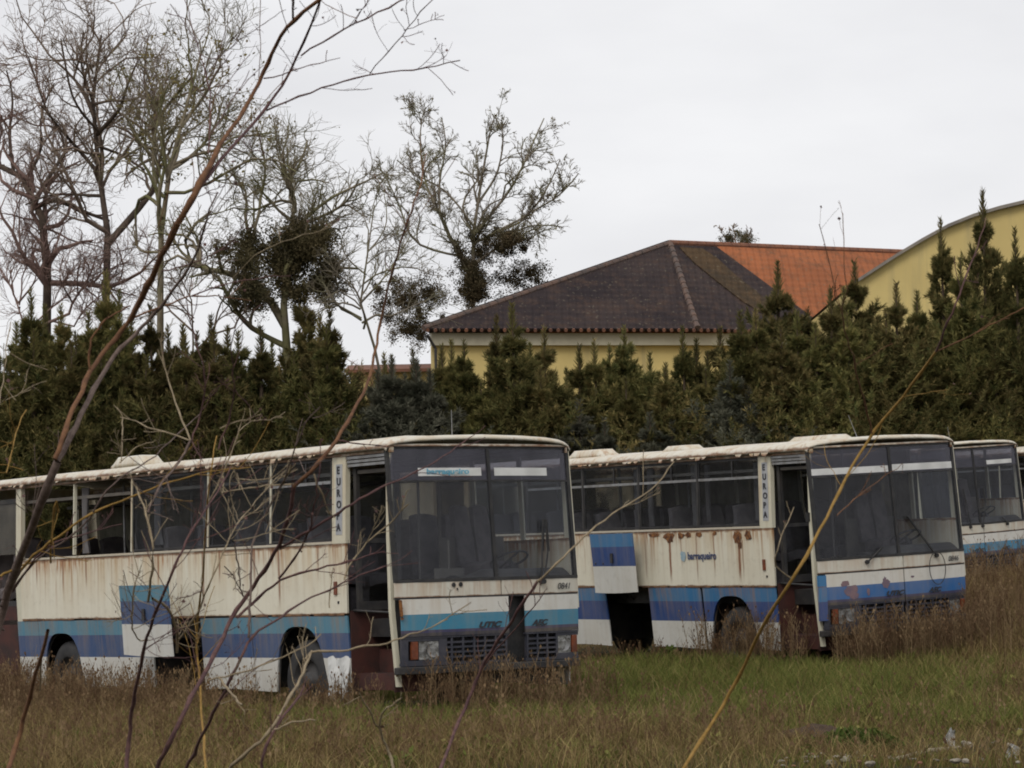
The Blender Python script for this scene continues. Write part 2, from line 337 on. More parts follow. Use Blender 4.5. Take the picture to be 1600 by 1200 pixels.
def coach(pose, o):
    x, y, yaw, z, rl, pt = pose
    SILL = 0
    root = empty('bus', (x, y, z), (math.radians(rl), math.radians(pt), math.radians(yaw)))
    tag(root, o['label'], 'bus', 'abandoned buses parked in a row')
    sd = o['seed']; LEN = -11.5
    cream, blue1, blue2, wht = (.69, .65, .53), o['b1'], o['b2'], (.60, .59, .55)
    P_side = paint('side_paint', cream, None, o['rust'], o.get('streaks', ()), sd, edges=((1.935, .05), (1.165, .035)))
    P_white = paint('pillar_paint', (.60, .57, .45), None, .8, (), sd+3, 3.0, 2.0, .6)
    P_roof = paint('roof_paint', (.6, .57, .49), None, .7, (), sd+5, 3.2, .6, .6, edges=((2.985, .05),))
    P_rail = paint('rail_paint', (.5, .45, .36), None, 1.4, (), sd+6, 3.05, .3, .9, edges=((2.93, .07), (2.99, .03)))
    P_skirt = paint('skirt_paint', wht, [(0, wht), (.67, blue2), (.94, blue1)], .3, (), sd+8, 1.155, .5, .2, edges=((1.15, .018),))
    P_flap = paint('flap_paint', wht, [(0, wht), (.67, blue2), (.94, blue1)], .1, (), sd+9, 1.155, .5, .05)
    P_fr = paint('front_paint', wht, [(0, (.03, .03, .045)), (.935, (.035, .035, .09)), (.965, o['fb']), (1.14, wht), (1.318, (.56, .54, .47))], .22, (), sd+10, 1.5, .5, .3)
    P_frp = paint('front_band_paint', (.56, .54, .47), None, .3, (), sd+12, 1.5, .5, .3, edges=((1.33, .02),))
    # ---- near side
    def sp(name, mat, *a, **k):
        mb = MB(); spanel(mb, *a, **k); return mb.build(name, mat, root)
    sp('side_panel', P_side, -8.97, -.91, ZT+.012, ZB, nx=60, wob=.004)
    sp('rear_side_panel', P_side, LEN, -10.1, ZT+.012, ZB, nx=8)
    xx = LEN
    while xx < -.95:
        w = random.uniform(.25, .9); x1 = min(xx+w, -.92)
        if random.random() < .8 and not (-10.1 < xx < -9.1): tr = MB(); spanel(tr, xx, min(x1, -9.12 if xx < -9.1 else x1), ZT-.006, ZT+.01+random.uniform(0, .01), off=.006, th=.012); tr.build('trim_strip', RUSTEDGE, root)
        xx = x1+random.uniform(.02, .15)
    pil = sp('side_pillar', P_white, -1.19, -.91, ZB+.003, ZW, off=.004, th=.06)
    sp('side_pillar', P_white, -9.12, -8.97, ZS+.1, ZW, off=.004, th=.06)
    sp('side_pillar', P_white, LEN, -10.1, ZB+.003, ZW, off=.004, th=.06)
    sp('sill_rail', P_rail, -8.97, -1.19, ZB+.003, ZB+.03, off=.010, th=.05, nx=30, wob=.003)
    mb = MB(); spanel(mb, LEN, -.02, ZW+.003, 3.0, off=.012, th=.06, nx=80, wob=.005)
    mb.build('cant_rail', P_rail, root)
    # ragged peeling gutter edge
    mb = MB(); r = random.Random(sd)
    for i in range(70):
        xa = LEN+.1+i*.155+r.uniform(-.03, .03)
        if xa > -1: break
        if r.random() < .62:
            w = r.uniform(.05, .17); h = r.uniform(.012, .05)
            mb.add([(xa, -.026, 2.97), (xa+w, -.026, 2.97), (xa+w*.8, -.03-r.random()*.03, 2.97-h), (xa+w*.25, -.03-r.random()*.03, 2.97-h*r.uniform(.5, 1.2))], [(0, 1, 2, 3)])
    mb.build('peeling_gutter', P_rail, root)
    bays = o['bays']
    for i in range(len(bays)-1):
        a, b = bays[i], bays[i+1]
        if i > 0: sp('window_pillar', P_white if o.get('rp', True) else DARK, a-.014, a+.014, ZB+.045, ZW, off=.002, th=.04)
        g = o['panes'][i]
        if g:
            fr = MB()
            for (p, q, zz0, zz1) in ((a+.02, a+.045, ZB+.046, ZW-.005), (b-.045, b-.02, ZB+.046, ZW-.005), (a+.045, b-.045, ZW-.035, ZW-.005), (a+.045, b-.045, ZB+.046, ZB+.07)):
                spanel(fr, p, q, zz0, zz1, off=-.006, th=.025)
            f = fr.build('window', BLACK, root)
            mb = MB(); spanel(mb, a+.045, b-.045, ZB+.07, ZW-.035, off=-.014, th=.004, wob=.002, nx=6); mb.build('pane', GLASS_D, f)
            if g == 2:
                mb = MB(); spanel(mb, a+.03, b-.03, 2.63, 2.665, off=.001, th=.03); mb.build('slide_rail', ALU, f)
                mb = MB(); c = (a+b)/2+.1; spanel(mb, c-.012, c+.012, 2.666, ZW-.036, off=0, th=.02); mb.build('slide_divider', DARK, f)
    # EUROPA plate
    pl = sp('letter_plate', PLATE, -1.105, -.975, 2.05, 2.84, off=.008, th=.006)
    for i, ch in enumerate('EUROPA'):
        text_mesh('letter', ch, .115, INK, pl, side_mat(-1.085, 2.735-i*.128, .0105), bold=.004, sx=1.02)
    mb = MB(); spanel(mb, -1.16, -1.10, 1.38, 1.53, off=.022, th=.02); mb.build('marker_lamp', AMBER, root, bevel=.006)
    mb = MB(); spanel(mb, -1.10, -1.07, 1.28, 1.31, off=.01, th=.01); mb.build('lock', DARK, root)
    sp('corner_lower_panel', P_side, -1.19, -.91, ZT+.012, ZB, off=.003, th=.012)
    # skirts with wheel arches
    A = [(-1.98, .56, 1.03), (-7.86, .56, .98)]
    for (a, b) in o['skirts']:
        mb = MB(); skirt(mb, a, b, A); mb.build('skirt_panel', P_skirt, root)
    for (c, hw, top) in A:
        ar = MB(); pts = []
        for k in range(21):
            t = -1+2*k/20; pts.append((c+hw*t*.995, .07, .1+(top-.1)*(1-abs(t)**3.2)**(1/2.2) if abs(t) < 1 else .1))
        ar.tube(pts, .012, 5); ar.build('arch_rim', DARK, root)
    for (a, b, dx, dy, dz, rot) in o['flaps']:
        mb = MB(); skirt(mb, a+.01, b-.01, []); f = mb.build('luggage_flap', P_flap, root)
        f.location = (dx, dy, dz); f.rotation_euler = rot
        h = MB(); h.box((a+b)/2-.03, (a+b)/2+.03, -.004, .01, .72, .86); h.build('flap_lock', DARK, f)
        g = MB()
        for q in (a+.1, a+.3): g.tube([(q, .3, .95), (q+dx, dy+.04, .72+dz)], .012, 6)
        g.build('flap_arm', DARK, root)
    # ---- luggage bay, chassis
    mb = MB(); mb.box(LEN+.2, -3.0, 1.0, 2.0, .32, 1.08); mb.box(-1.2, -.2, 1.0, 2.2, .34, 1.08); mb.box(LEN+.2, -.3, .3, 2.2, .9, 1.1)
    for q in (-9.0, -6.6, -5.7, -3.9, -2.7): mb.box(q-.02, q+.02, .12, 2.38, .32, 1.08)
    mb.build('chassis', DARK, root)
    # ---- floor, roof, far side, rear
    mb = MB(); mb.box(LEN+.05, -.93, .05, W-.05, 1.101, 1.16); mb.box(-.93, .02, .8, W-.05, 1.101, 1.16); mb.build('floor', FLOORM, root)
    mb = MB()
    ys = [-.015, .0, .04, .14, .35, .7, 1.25, 1.8, 2.15, 2.36, 2.46, 2.5, 2.515]
    zo = {-.015: 2.985, .0: 3.02, .04: 3.05, .14: 3.075, .35: 3.095, .7: 3.11, 1.25: 3.12, 1.8: 3.11, 2.15: 3.095, 2.36: 3.075, 2.46: 3.05, 2.5: 3.02, 2.515: 2.985}
    def rf(yy, xx): return (xx if xx < -.5 else xx+(FX(min(max(yy, 0), W), 3.)+.035)*((xx+.5)/.5), yy, zo[yy] + (.005*math.sin(xx*2.1+yy) if xx < -1 else 0) - (.028 if xx > -.01 else 0))
    mb.grid(lambda u, v: rf(u, v), ys, [LEN, -10.3, -9, -8, -7, -6.1, -5.2, -4.3, -3.5, -2.6, -1.8, -1, -.5, -.06, 0], (0, 0, -.03))
    roof = mb.build('roof', P_roof, root, smooth=True)
    for (a, b, c, d, h) in o['hatches']:
        q = MB(); q.grid(lambda u, v: (a+(b-a)*u, c+(d-c)*v, 3.095 + h*min(1, 7*min(u, 1-u)+.1)*min(1, 6*min(v, 1-v)+.25)), [0, .06, .13, .2, .5, .8, .87, .94, 1], [0, .08, .16, .3, .7, .84, .92, 1], (0, 0, -.05)); q.build('roof_hatch', P_roof, roof, smooth=True)
    mb = MB(); mb.tube([(-.35, 1.1, 3.1), (-.4+o.get('ant', 0), 1.1, 3.42)], [.006, .003], 5); mb.build('antenna', ALU, root)
    sp('far_side_panel', P_side, LEN, -.02, ZT, ZB, far=True)
    mb = MB(); skirt(mb, LEN, -.05, A, far=True); mb.build('far_skirt', P_skirt, root)
    mb = MB(); spanel(mb, LEN, -.02, ZW, 3.0, far=True); mb.build('far_cant_rail', P_rail, root)
    fb = [-11.4, -9.9, -8.3, -6.7, -5.1, -3.5, -1.9, -.95, -.1]
    for i, q in enumerate(fb): sp('far_window_pillar', P_white, q-.04, q+.04, ZB+.001, ZW-.001, far=True, off=0)
    for i in range(len(fb)-1):
        if i in o.get('farmiss', ()): continue
        sp('far_window', GLASS_C if (i < 3 and o['seed'] == 1) or (o['seed'] == 4 and i in (3, 4, 6)) else GLASS_F if i < 6 else GLASS_W, fb[i]+.041, fb[i+1]-.041, ZB+.001, ZW-.001, far=True, off=-.01, th=.005)
    mb = MB(); mb.box(LEN-.03, LEN, .0, W, .4, 2.1); mb.box(LEN-.03, LEN, 0, .3, 2.1, 3.02); mb.box(LEN-.03, LEN, W-.3, W, 2.1, 3.02); mb.box(LEN-.03, LEN, .3, W-.3, 2.85, 3.02); mb.build('rear_panel', P_white, root)
    mb = MB(); mb.box(LEN-.02, LEN-.01, .3, W-.3, 2.1, 2.85); mb.build('rear_window', GLASS_D, root)
    # ---- doorway
    mb = MB()
    for i in range(3): spanel(mb, -.9, -.09, 2.80+i*.042, 2.83+i*.042, off=-.01+.006*i, th=.03)
    mb.build('door_header', ALU, root)
    cp = MB(); cp.grid(lambda xx_, zz: (xx_+(.012*(3-zz)), SY(zz)-.004, zz), [-.1, -.045], [.36, 1.2, 2.0, 2.92], (0, .05, 0)); cp.build('corner_pillar', P_white, root)
    mb = MB()
    mb.box(-.905, -.895, .03, .8, .3, 1.2); mb.box(-.105, -.095, .06, .8, .3, 1.15); mb.box(-.895, -.105, .78, .79, .3, 1.16)
    mb.box(-.895, -.105, .1, .4, .32, .5); mb.box(-.895, -.105, .4, .6, .32, .76); mb.box(-.895, -.105, .6, .78, .32, .98)
    mb.build('step_well', REDBROWN, root)
    mb = MB(); mb.tube([(-.88, .12, 1.2), (-.88, .12, 2.8)], .016, 6); mb.tube([(-.55, .75, 1.16), (-.55, .75, 2.9)], .016, 6); mb.tube([(-.9, .08, 1.2), (-.1, .06, 1.17)], .015, 6)
    mb.build('grab_rail', DARK, root)
    mb = MB()   # folded-back door leaf, standing inside
    for (a, b, c, d) in ((-.86, -.82, .1, .68),):
        mb.box(a, b, c, c+.05, 1.2, 2.78); mb.box(a, b, d-.05, d, 1.2, 2.78); mb.box(a, b, c+.05, d-.05, 1.2, 1.3); mb.box(a, b, c+.05, d-.05, 2.7, 2.78); mb.box(a, b, c+.05, d-.05, 1.95, 2.0)
    dl = mb.build('door_leaf', DARK, root); mb = MB(); mb.box(-.843, -.838, .15, .63, 1.3, 2.7); mb.build('door_glass', GLASS_D, dl)
    # rear doorway step
    mb = MB(); mb.box(-10.1, -9.13, .7, .72, .3, 1.16); mb.box(-10.1, -9.13, .1, .45, .3, .7); mb.box(-9.14, -9.125, .03, .7, .3, 1.16); mb.box(-10.11, -10.09, .03, .7, .3, 1.16); mb.box(-10.1, -9.13, .05, .09, .42, 1.35); mb.build('rear_step_well', REDBROWN, root)
    mb = MB(); mb.box(-10.09, -9.13, .1, .14, 2.74, 2.8); mb.box(-9.2, -9.13, .1, .14, 1.35, 2.74); mb.box(-10.09, -10.0, .1, .14, 1.35, 2.74); mb.box(-10, -9.2, .1, .14, 1.35, 1.42)
    dr = mb.build('rear_door', DARK, root); mb = MB(); mb.box(-10, -9.2, .115, .12, 2.05, 2.74); mb.build('rear_door_glass', GLASS_F, dr)
    # ---- front
    mb = MB()
    fpanel(mb, .0, W, 1.49, 1.525, .012, .04); fpanel(mb, .0, W, 2.955, 2.985, .004, .03)
    fpanel(mb, .0, .035, 1.525, 2.955, .006, .04, ny=2); fpanel(mb, W-.05, W, 1.525, 2.955, .006, .05, ny=2)
    fpanel(mb, 1.255, 1.295, 1.525, 2.955, .008, .04, ny=2); fpanel(mb, .035, W-.05, 2.59, 2.61, .004, .03)
    wf = mb.build('windscreen_frame', BLACK, root)
    for (a, b) in ((.036, 1.254), (1.296, W-.051)):
        mb = MB(); fpanel(mb, a, b, 1.526, 2.589, -.004, .005, ny=8); mb.build('windscreen_pane', GLASS_W, wf, smooth=False)
        mb = MB(); fpanel(mb, a, b, 2.611, 2.954, -.004, .005, ny=8); mb.build('visor_pane', GLASS_T, wf)
    for (a, b, c, d) in o['boards']:
        mb = MB(); fpanel(mb, a, b, c, d, -.002 if o.get('bfront') else .002, .003); bd = mb.build('destination_board', WHITEB, root)
        if o.get('btext') and a < 1: text_mesh('board_lettering', 'barraqueiro', .085, INKC, bd, front_mat(a+.1, c+.022, .004) @ Matrix.Rotation(math.radians(0), 4, 'Z'), bold=.003, sx=1.3)
    mb = MB(); fpanel(mb, W-.001, W+.02, ZT, 2.95, -.0, .12, ny=2); mb.build('far_corner_pillar', P_white, root)
    mb = MB(); fpanel(mb, 0, W, 2.986, 3.01, .02, .05); mb.build('front_brow', P_roof, root)
    for (a, b) in ((0.0, 1.325), (1.34, W)):
        mb = MB(); fpanel(mb, a, b, 1.328, 1.489, .004, .02); mb.build('front_band', P_frp, root)
    mb = MB(); fpanel(mb, 0, W, 1.31, 1.327, .001, .03); mb.build('seam', DARK, root)
    for (a, b, dz, dx) in o['fflaps']:
        mb = MB(); fpanel(mb, a, b, .90+dz, 1.308+dz, .004+dx, .02); mb.build('front_flap', P_fr, root)
    # dark backing, grille, bumper
    mb = MB(); fpanel(mb, .05, W-.02, .5, 1.3, -.10, .03); mb.build('front_bulkhead', BLACK, root)
    for (a, b) in o['gr']:
        g = MB(); fpanel(g, a, b, .878, .898, .006, .05); fpanel(g, a, b, .58, .61, .006, .05)
        g0, g1 = a+(.46 if a < 1 else .03), b-(.36 if b > 2 else .03)
        for i in range(1, 5): fpanel(g, g0, g1, .61+i*.0536-.011, .61+i*.0536+.011, -.004, .03)
        n = max(2, int((g1-g0)/.14))
        for i in range(n+1):
            q = g0+(g1-g0)*i/n; fpanel(g, q-.012, q+.012, .611, .877, -.0, .045, ny=2)
        if a < 1: fpanel(g, a, a+.08, .611, .877, -.002, .03, ny=2); fpanel(g, .605+.0, g0-.01, .611, .877, -.002, .03, ny=3); fpanel(g, a+.08, .605, .611, .64, -.002, .03); fpanel(g, a+.08, .605, .85, .877, -.002, .03)
        if b > 2: fpanel(g, g1+.01, 2.15, .611, .877, -.002, .03, ny=3); fpanel(g, 2.15, b-.0, .611, .65, -.002, .03); fpanel(g, 2.15, b-.0, .845, .877, -.002, .03)
        g.build('grille', GRILLE, root)
    mb = MB(); fpanel(mb, .0, W, .49, .572, .025, .07, ny=10); mb.build('bumper', DARK, root, bevel=.01)
    for (a, b) in ((.27, .60), (2.16, 2.37)):
        mb = MB(); fpanel(mb, a, b, .645, .845, -.012, .02, ny=4); hl = mb.build('headlight', LAMPG, root)
        mb = MB(); mb.lathe([(.085, 0), (.06, .03), (.0, .05)], (0, 0, 0), 16); hb = mb.build('bulb_reflector', ALU, hl); hb.data.transform(Matrix.Translation((FX((a+b)/2, .74)-.008, (a+b)/2, .745)) @ Matrix.Rotation(-math.pi/2, 4, 'Z') @ Matrix.Diagonal((.9, -.2, .9, 1)))
    for (a, b) in ((.175, .255), (2.38, 2.47)):
        mb = MB(); fpanel(mb, a, b, .65, .845, .002, .03, ny=2); mb.build('indicator', AMBER, root, bevel=.005)
    text_mesh('fleet_number', o['num'], .1, INK, root, front_mat(2.15, 1.37, .016), shear=.25, bold=.0, sx=1.05)
    text_mesh('maker_badge', 'UTIC', .085, INK, root, front_mat(1.0, .975, .02), shear=.35, bold=.004, sx=1.5)
    text_mesh('maker_badge', 'AEC', .085, INK, root, front_mat(1.75, .975, .02), shear=.35, bold=.004, sx=1.3)
    for pts in o['wipers']:
        mb = MB(); mb.tube([(FX(q[0], q[1])+.035, q[0], q[1]) for q in pts], .011, 6); mb.tube([(FX(pts[0][0], pts[0][1])-.0, pts[0][0], pts[0][1]), (FX(pts[0][0], pts[0][1])+.045, pts[0][0], pts[0][1])], .028, 8)
        mb.tube([(FX(q[0], q[1])+.022, q[0]+.03, q[1]) for q in pts[1:]], .006, 5)
        mb.build('wiper', BLACK, root)
    # ---- inside
    mb = MB(); mb.grid(lambda u, v: (.02-.35*v, .95+1.5*u, 1.5+.12*math.sin(v*2.4)*(1 if u > .25 else .5)), lin(0, 1, 8), lin(0, 1, 5), (0, 0, -.35)); mb.build('dashboard', DARK, root)
    mb = MB(); c = Vector((-.5, 1.95, 1.72)); pts = [c+Matrix.Rotation(math.radians(-25), 3, 'Y')@Vector((.22*math.cos(k*math.pi/10), .22*math.sin(k*math.pi/10), 0)) for k in range(21)]; mb.tube(pts, .014, 6, cap=False); mb.tube([c, (-.25, 1.95, 1.35)], .03, 6); mb.tube([pts[0], c, pts[10]], .012, 5); mb.build('steering_wheel', BLACK, root)
    mb = MB(); mb.box(-1.25, -1.22, 1.5, W-.1, 1.16, 2.0); mb.tube([(-1.23, 1.5, 1.16), (-1.23, 1.5, 2.95)], .02, 6); mb.build('driver_partition', LINING, root)
    mb = MB(); mb.box(LEN+.03, -.2, .12, .5, 2.72, 2.76); mb.box(LEN+.03, -.2, W-.5, W-.12, 2.72, 2.76); mb.build('luggage_rack', LINING, root)
    mb = MB()
    for q in (-2.4, -4.2, -6, -7.8): mb.tube([(q, .95, 1.16), (q, .95, 2.95)], .017, 6)
    mb.build('stanchion', ALU, root)
    for (cx0, cw, ch) in o.get('curtains', ()):
        mb = MB(); mb.grid(lambda u, v: (cx0+cw*u*(1-.3*v*(1-v)*4), .13+.02*math.sin(u*22+v*2), 2.86-ch*v), lin(0, 1, 22), lin(0, 1, 5), (0, .002, 0)); mb.build('curtain', SEATG, root)
    for col in (0, 1):
        for i in range(11):
            xs = -1.75-i*.83
            if o.get('skip') and (i, col) in o['skip']: continue
            s_ = bpy.data.objects.new('seat', SEAT); COL.objects.link(s_); s_.parent = root
            s_.location = (xs+random.uniform(-.05, .05), .1 if col == 0 else W-.1-.93, 1.161); s_.rotation_euler = (0, random.choice((0, 0, .06, -.12)), random.uniform(-.06, .06))
    s_ = bpy.data.objects.new('driver_seat', SEAT); COL.objects.link(s_); s_.parent = root; s_.location = (-1.1, 1.68, 1.25); s_.scale = (1, .6, 1)
    # wheels
    for (wx, yy, sg) in ((-1.96, .1, 1), (-7.86, .1, 1), (-1.96, W-.1, -1), (-7.86, W-.1, -1)):
        mb = MB(); c = (wx, yy, .40); n = 28
        mb.lathe([(.27, 0), (.3, -.01*sg), (.42, -.005*sg), (.47, .03*sg), (.48, .08*sg), (.48, .22*sg), (.45, .26*sg), (.27, .26*sg)], c, n); ty = mb.build('wheel', BLACK, root, smooth=True)
        mb = MB(); mb.lathe([(.275, .0), (.25, .02*sg), (.22, .08*sg), (.12, .06*sg), (.1, .0), (.0, -.01*sg)], c, n); mb.build('rim', DARK, ty, smooth=True)
    if o.get('extra'): o['extra'](root, dict(P_white=P_white, P_skirt=P_skirt))
    return root

def extra1(root, M):
    mb = MB()
    for (a, b) in ((.70, 1.452), (.79, 1.455)):
        c = (FX(a, b)+.006, a, b); mb.tube([c, (c[0]+.006, a, b)], .026, 10)
    c = (FX(.745, 1.415)+.006, .745, 1.415); mb.tube([c, (c[0]+.006, .745, 1.395)], .01, 6); mb.build('vent_hole', BLACK, root)
    mb = MB(); n = 5      # crumpled lower corner of the skirt in front of the wheel
    mb.grid(lambda u, v: (-1.36+.42*u, .03+.014*math.sin(u*9+v*5)+.03*v-.035, .2+.48*v+.02*math.sin(u*9)), lin(0, 1, 7), lin(0, 1, 6), (0, .012, 0)); mb.build('crumpled_skirt', WHITEB, root)
    mb = MB(); mb.box(-.35, -.33, .8, 1.2, 1.52, 1.64); mb.tube([(-.34, 1.0, 1.64), (-.34, 1.0, 1.95)], .012, 6); mb.build('fare_machine', LINING, root)
    mb = MB(); mb.tube([(FX(.1, 1.0)+.05, .02, 1.3), (FX(.1, .9)+.04, .04, 1.13), (FX(.1, .9)+.02, .06, 1.1)], .02, 6); mb.build('torn_bracket', RUSTM, root)
def extra2(root, M):
    for (cx, cz, w, h, sd) in ((-3.38, 1.86, .15, .075, 1), (-3.08, 1.88, .08, .05, 2), (-2.9, 1.89, .09, .04, 3), (-2.62, 1.89, .08, .045, 4), (-2.25, 1.90, .05, .03, 5), (-1.72, 1.84, .1, .1, 6), (-1.47, 1.86, .09, .085, 7), (-3.75, 1.9, .15, .03, 8), (-1.67, 1.74, .05, .07, 9)):
        mb = MB(); blob_poly(mb, cx, cz, w, h, sd, lambda a, b: (a, -.0045-.0006*sd, b)); mb.build('rust_patch', RUSTM, root)
    text_mesh('company_lettering', 'barraqueiro', .145, INKB, root, side_mat(-2.94, 1.545, .008), bold=.003, sx=1.0)
    mb = MB(); blob_poly(mb, -3.05, 1.59, .07, .075, 33, lambda a, b: (a, -.007, b)); mb.build('company_emblem', PALEB, root)
    for (cy, cz, w, h, sd) in ((.37, 1.17, .07, .045, 11), (.46, 1.08, .11, .09, 12), (.5, 1.0, .08, .05, 13), (1.02, 1.13, .075, .06, 14), (1.0, 1.18, .035, .05, 15), (.72, 1.04, .03, .06, 16), (1.47, 1.2, .035, .015, 17)):
        mb = MB(); blob_poly(mb, cy, cz, w, h, sd, lambda a, b: (FX(a, b)+.008+.0005*(sd-10), a, b)); mb.build('peeled_paint_patch', PEEL, root)
    mb = MB(); mb.tube([(FX(1.9, 1.3)+.05, 1.9+.14*math.cos(t), 1.29+.22*math.sin(t)) for t in lin(math.pi/2+.15, math.pi*2.5-.15, 28)], .006, 5, cap=False); mb.build('hanging_cable', BLACK, root)
    mb = MB(); fpanel(mb, .0, .1, .7, 1.3, .012, .05, ny=2); mb.build('loose_corner_panel', M['P_skirt'], root)
    mb = MB(); mb.box(-.12, -.06, -.03, .02, 2.02, 2.14); mb.build('mirror_bracket', BLACK, root)
CY1, CY2, CYF = (.07, .215, .31), (.04, .08, .185), (.03, .19, .30)
BL1, BL2, BLF = (.028, .15, .32), (.018, .055, .19), (.02, .11, .30)
coach((-1.3270860, 31.50004238, -53.905323, -.0006, .42903, -.655915), dict(
    label='rusty white bus with cyan front stripe nearest the camera, open doorway and fleet number 0841', seed=1, rust=1., b1=CY1, b2=CY2, fb=CYF,
    bays=[-8.95, -7.45, -5.89, -3.98, -2.53, -1.2], panes=[0, 0, 1, 1, 2], skirts=[(-11.5, -10.12), (-9.1, -8.5), (-8.49, -5.43), (-4.2, -3.02), (-3.0, -.93)],
    flaps=[(-5.43, -4.2, .03, -.46, .37, (0, .01, 0))], hatches=[(-6.65, -5.85, .15, .5, .12), (-2.0, -.45, .6, 1.05, .05)],
    boards=[(.36, 1.17, 2.655, 2.745), (1.35, 2.12, 2.655, 2.745)], btext=True, fflaps=[(.06, 1.42, 0, .01), (1.66, 2.49, 0, .004)],
    gr=[(.06, 1.42), (1.66, 2.49)], num='0841', wipers=[[(1.9, 1.46), (1.93, 1.8), (1.98, 2.16)], [(1.93, 1.46), (2.02, 1.8), (2.02, 2.16)]],
    streaks=[(-8.5, .03, 1.95, 1.55, .8), (-7.75, .025, 1.95, 1.45, .7), (-7.1, .03, 1.95, 1.5, .8), (-5.2, .03, 1.95, 1.5, .6), (-4.1, .04, 1.95, 1.2, .7), (-3.7, .03, 1.95, 1.5, .8), (-2.9, .04, 1.95, 1.45, .7), (-2.35, .03, 1.95, 1.2, .8), (-1.5, .02, 1.95, 1.5, .6)],
    curtains=[(-7.42, .2, .85), (-6.1, .18, .85), (-5.5, .25, .8), (-4.3, .28, .85), (-2.75, .2, .8)], extra=extra1, skip=[(6, 0), (7, 0), (8, 0)], ant=.05))
coach((4.0232456, 38.2575378, -58.641545, .164054, 2.553116, .210908), dict(
    label='white bus with deep blue stripe, peeling front paint and fleet number 0846', seed=4, rust=.9, b1=BL1, b2=BL2, fb=BLF, rp=False,
    bays=[-8.95, -7.2, -5.62, -4.13, -2.65, -1.17], panes=[1, 2, 2, 2, 2], skirts=[(-11.5, -10.12), (-9.1, -8.5), (-8.49, -5.13), (-3.99, -2.70), (-2.64, -.93)],
    flaps=[(-5.12, -3.99, .03, -.27, .80, (-.02, .0, 0))], hatches=[(-6.3, -5.35, .22, .55, .1), (-3.95, -3.35, .35, .7, .07), (-1.85, -.75, 1.0, 1.4, .08)],
    boards=[(.04, 1.24, 2.625, 2.71), (1.31, 2.44, 2.63, 2.72)], bfront=True, fflaps=[(.1, 1.32, 0, .004), (1.34, 2.49, 0, .004)],
    gr=[(.06, 1.32), (1.34, 2.49)], num='0846', wipers=[[(.72, 1.44), (.83, 1.52), (.97, 1.62)], [(1.92, 1.46), (1.83, 1.54), (1.75, 1.63), (1.45, 2.02)]],
    streaks=[(-3.38, .035, 1.85, 1.17, .95), (-1.7, .04, 1.8, 1.17, .95), (-2.72, .025, 1.9, 1.17, .6), (-2.3, .02, 1.9, 1.25, .7), (-3.1, .02, 1.9, 1.35, .5), (-5.3, .25, 1.95, 1.15, .35), (-1.62, .02, 1.8, 1.2, .6), (-4.0, .03, 1.95, 1.2, .5)], curtains=[(-4.4, .22, .8), (-4.05, .16, .85), (-2.95, .25, .85), (-2.6, .12, .8), (-1.45, .2, .8)], extra=extra2, ant=-.12))
coach((7.90, 55.33, -59.07, .769, 3.40, .2), dict(
    label='farther white bus with pale blue stripe, partly hidden behind the second bus at the right', seed=7, rust=.7, b1=BL1, b2=BL2, fb=(.05, .2, .33),
    bays=[-8.95, -7.2, -5.62, -4.13, -2.65, -1.17], panes=[1, 2, 2, 2, 2], skirts=[(-11.5, -10.12), (-9.1, -2.7), (-2.65, -.93)],
    flaps=[], hatches=[(-3.3, -2.3, .35, 1.2, .05)], boards=[(1.6, 2.3, 2.64, 2.72)], fflaps=[(.06, 1.32, 0, .004), (1.34, 2.49, 0, .004)],
    gr=[(.06, 1.32), (1.34, 2.49)], num='', wipers=[[(1.0, 1.46), (.95, 1.9), (.9, 2.2)], [(1.3, 1.46), (1.42, 1.9), (1.4, 2.2)], [(1.95, 1.46), (1.8, 1.6)]]))
coach((12.0, 60.5, -59.5, .95, 3.0, .2), dict(
    label='farthest bus, only a sliver of its pale roof edge showing at the right border', seed=9, rust=.7, b1=BL1, b2=BL2, fb=BLF,
    bays=[-8.95, -7.2, -5.62, -4.13, -2.65, -1.17], panes=[1, 2, 2, 2, 2], skirts=[(-11.5, -10.12), (-9.1, -2.7), (-2.65, -.93)],
    flaps=[], hatches=[], boards=[], fflaps=[(.06, 1.32, 0, .004), (1.34, 2.49, 0, .004)], gr=[(.06, 1.32), (1.34, 2.49)], num='', wipers=[[(.72, 1.44), (.83, 1.52)]]))

# ------------------------------------------------------------------ ground
t = NT('ground_soil'); p = t.pos(); n1 = t.noise(p, .35, 5, .6); n2 = t.noise(p, 6, 7, .7)
c = t.mix(t.rng(n1, .4, .6), (.055, .045, .022), (.035, .042, .016)); c = t.mix(t.rng(n2, .4, .7), c, (.075, .058, .036))
GROUND = t.pbr(c, .95, 0, t.bump(n2, .8, .05), .1)
xs = np.concatenate([np.linspace(-900, -40, 12), np.linspace(-30, 30, 121), np.linspace(40, 900, 12)])
ys = np.concatenate([np.linspace(-300, -10, 8), np.linspace(0, 90, 181), np.linspace(100, 1500, 16)])
X, Y = np.meshgrid(xs, ys); V = np.stack([X, Y, terr(X, Y)-.01], -1).reshape(-1, 3); idx = np.arange(X.size).reshape(X.shape)
Q = np.stack([idx[:-1, :-1], idx[:-1, 1:], idx[1:, 1:], idx[1:, :-1]], -1).reshape(-1, 4)
tag(link('ground', npmesh('ground', V, Q, smooth=True), GROUND), kind='structure')
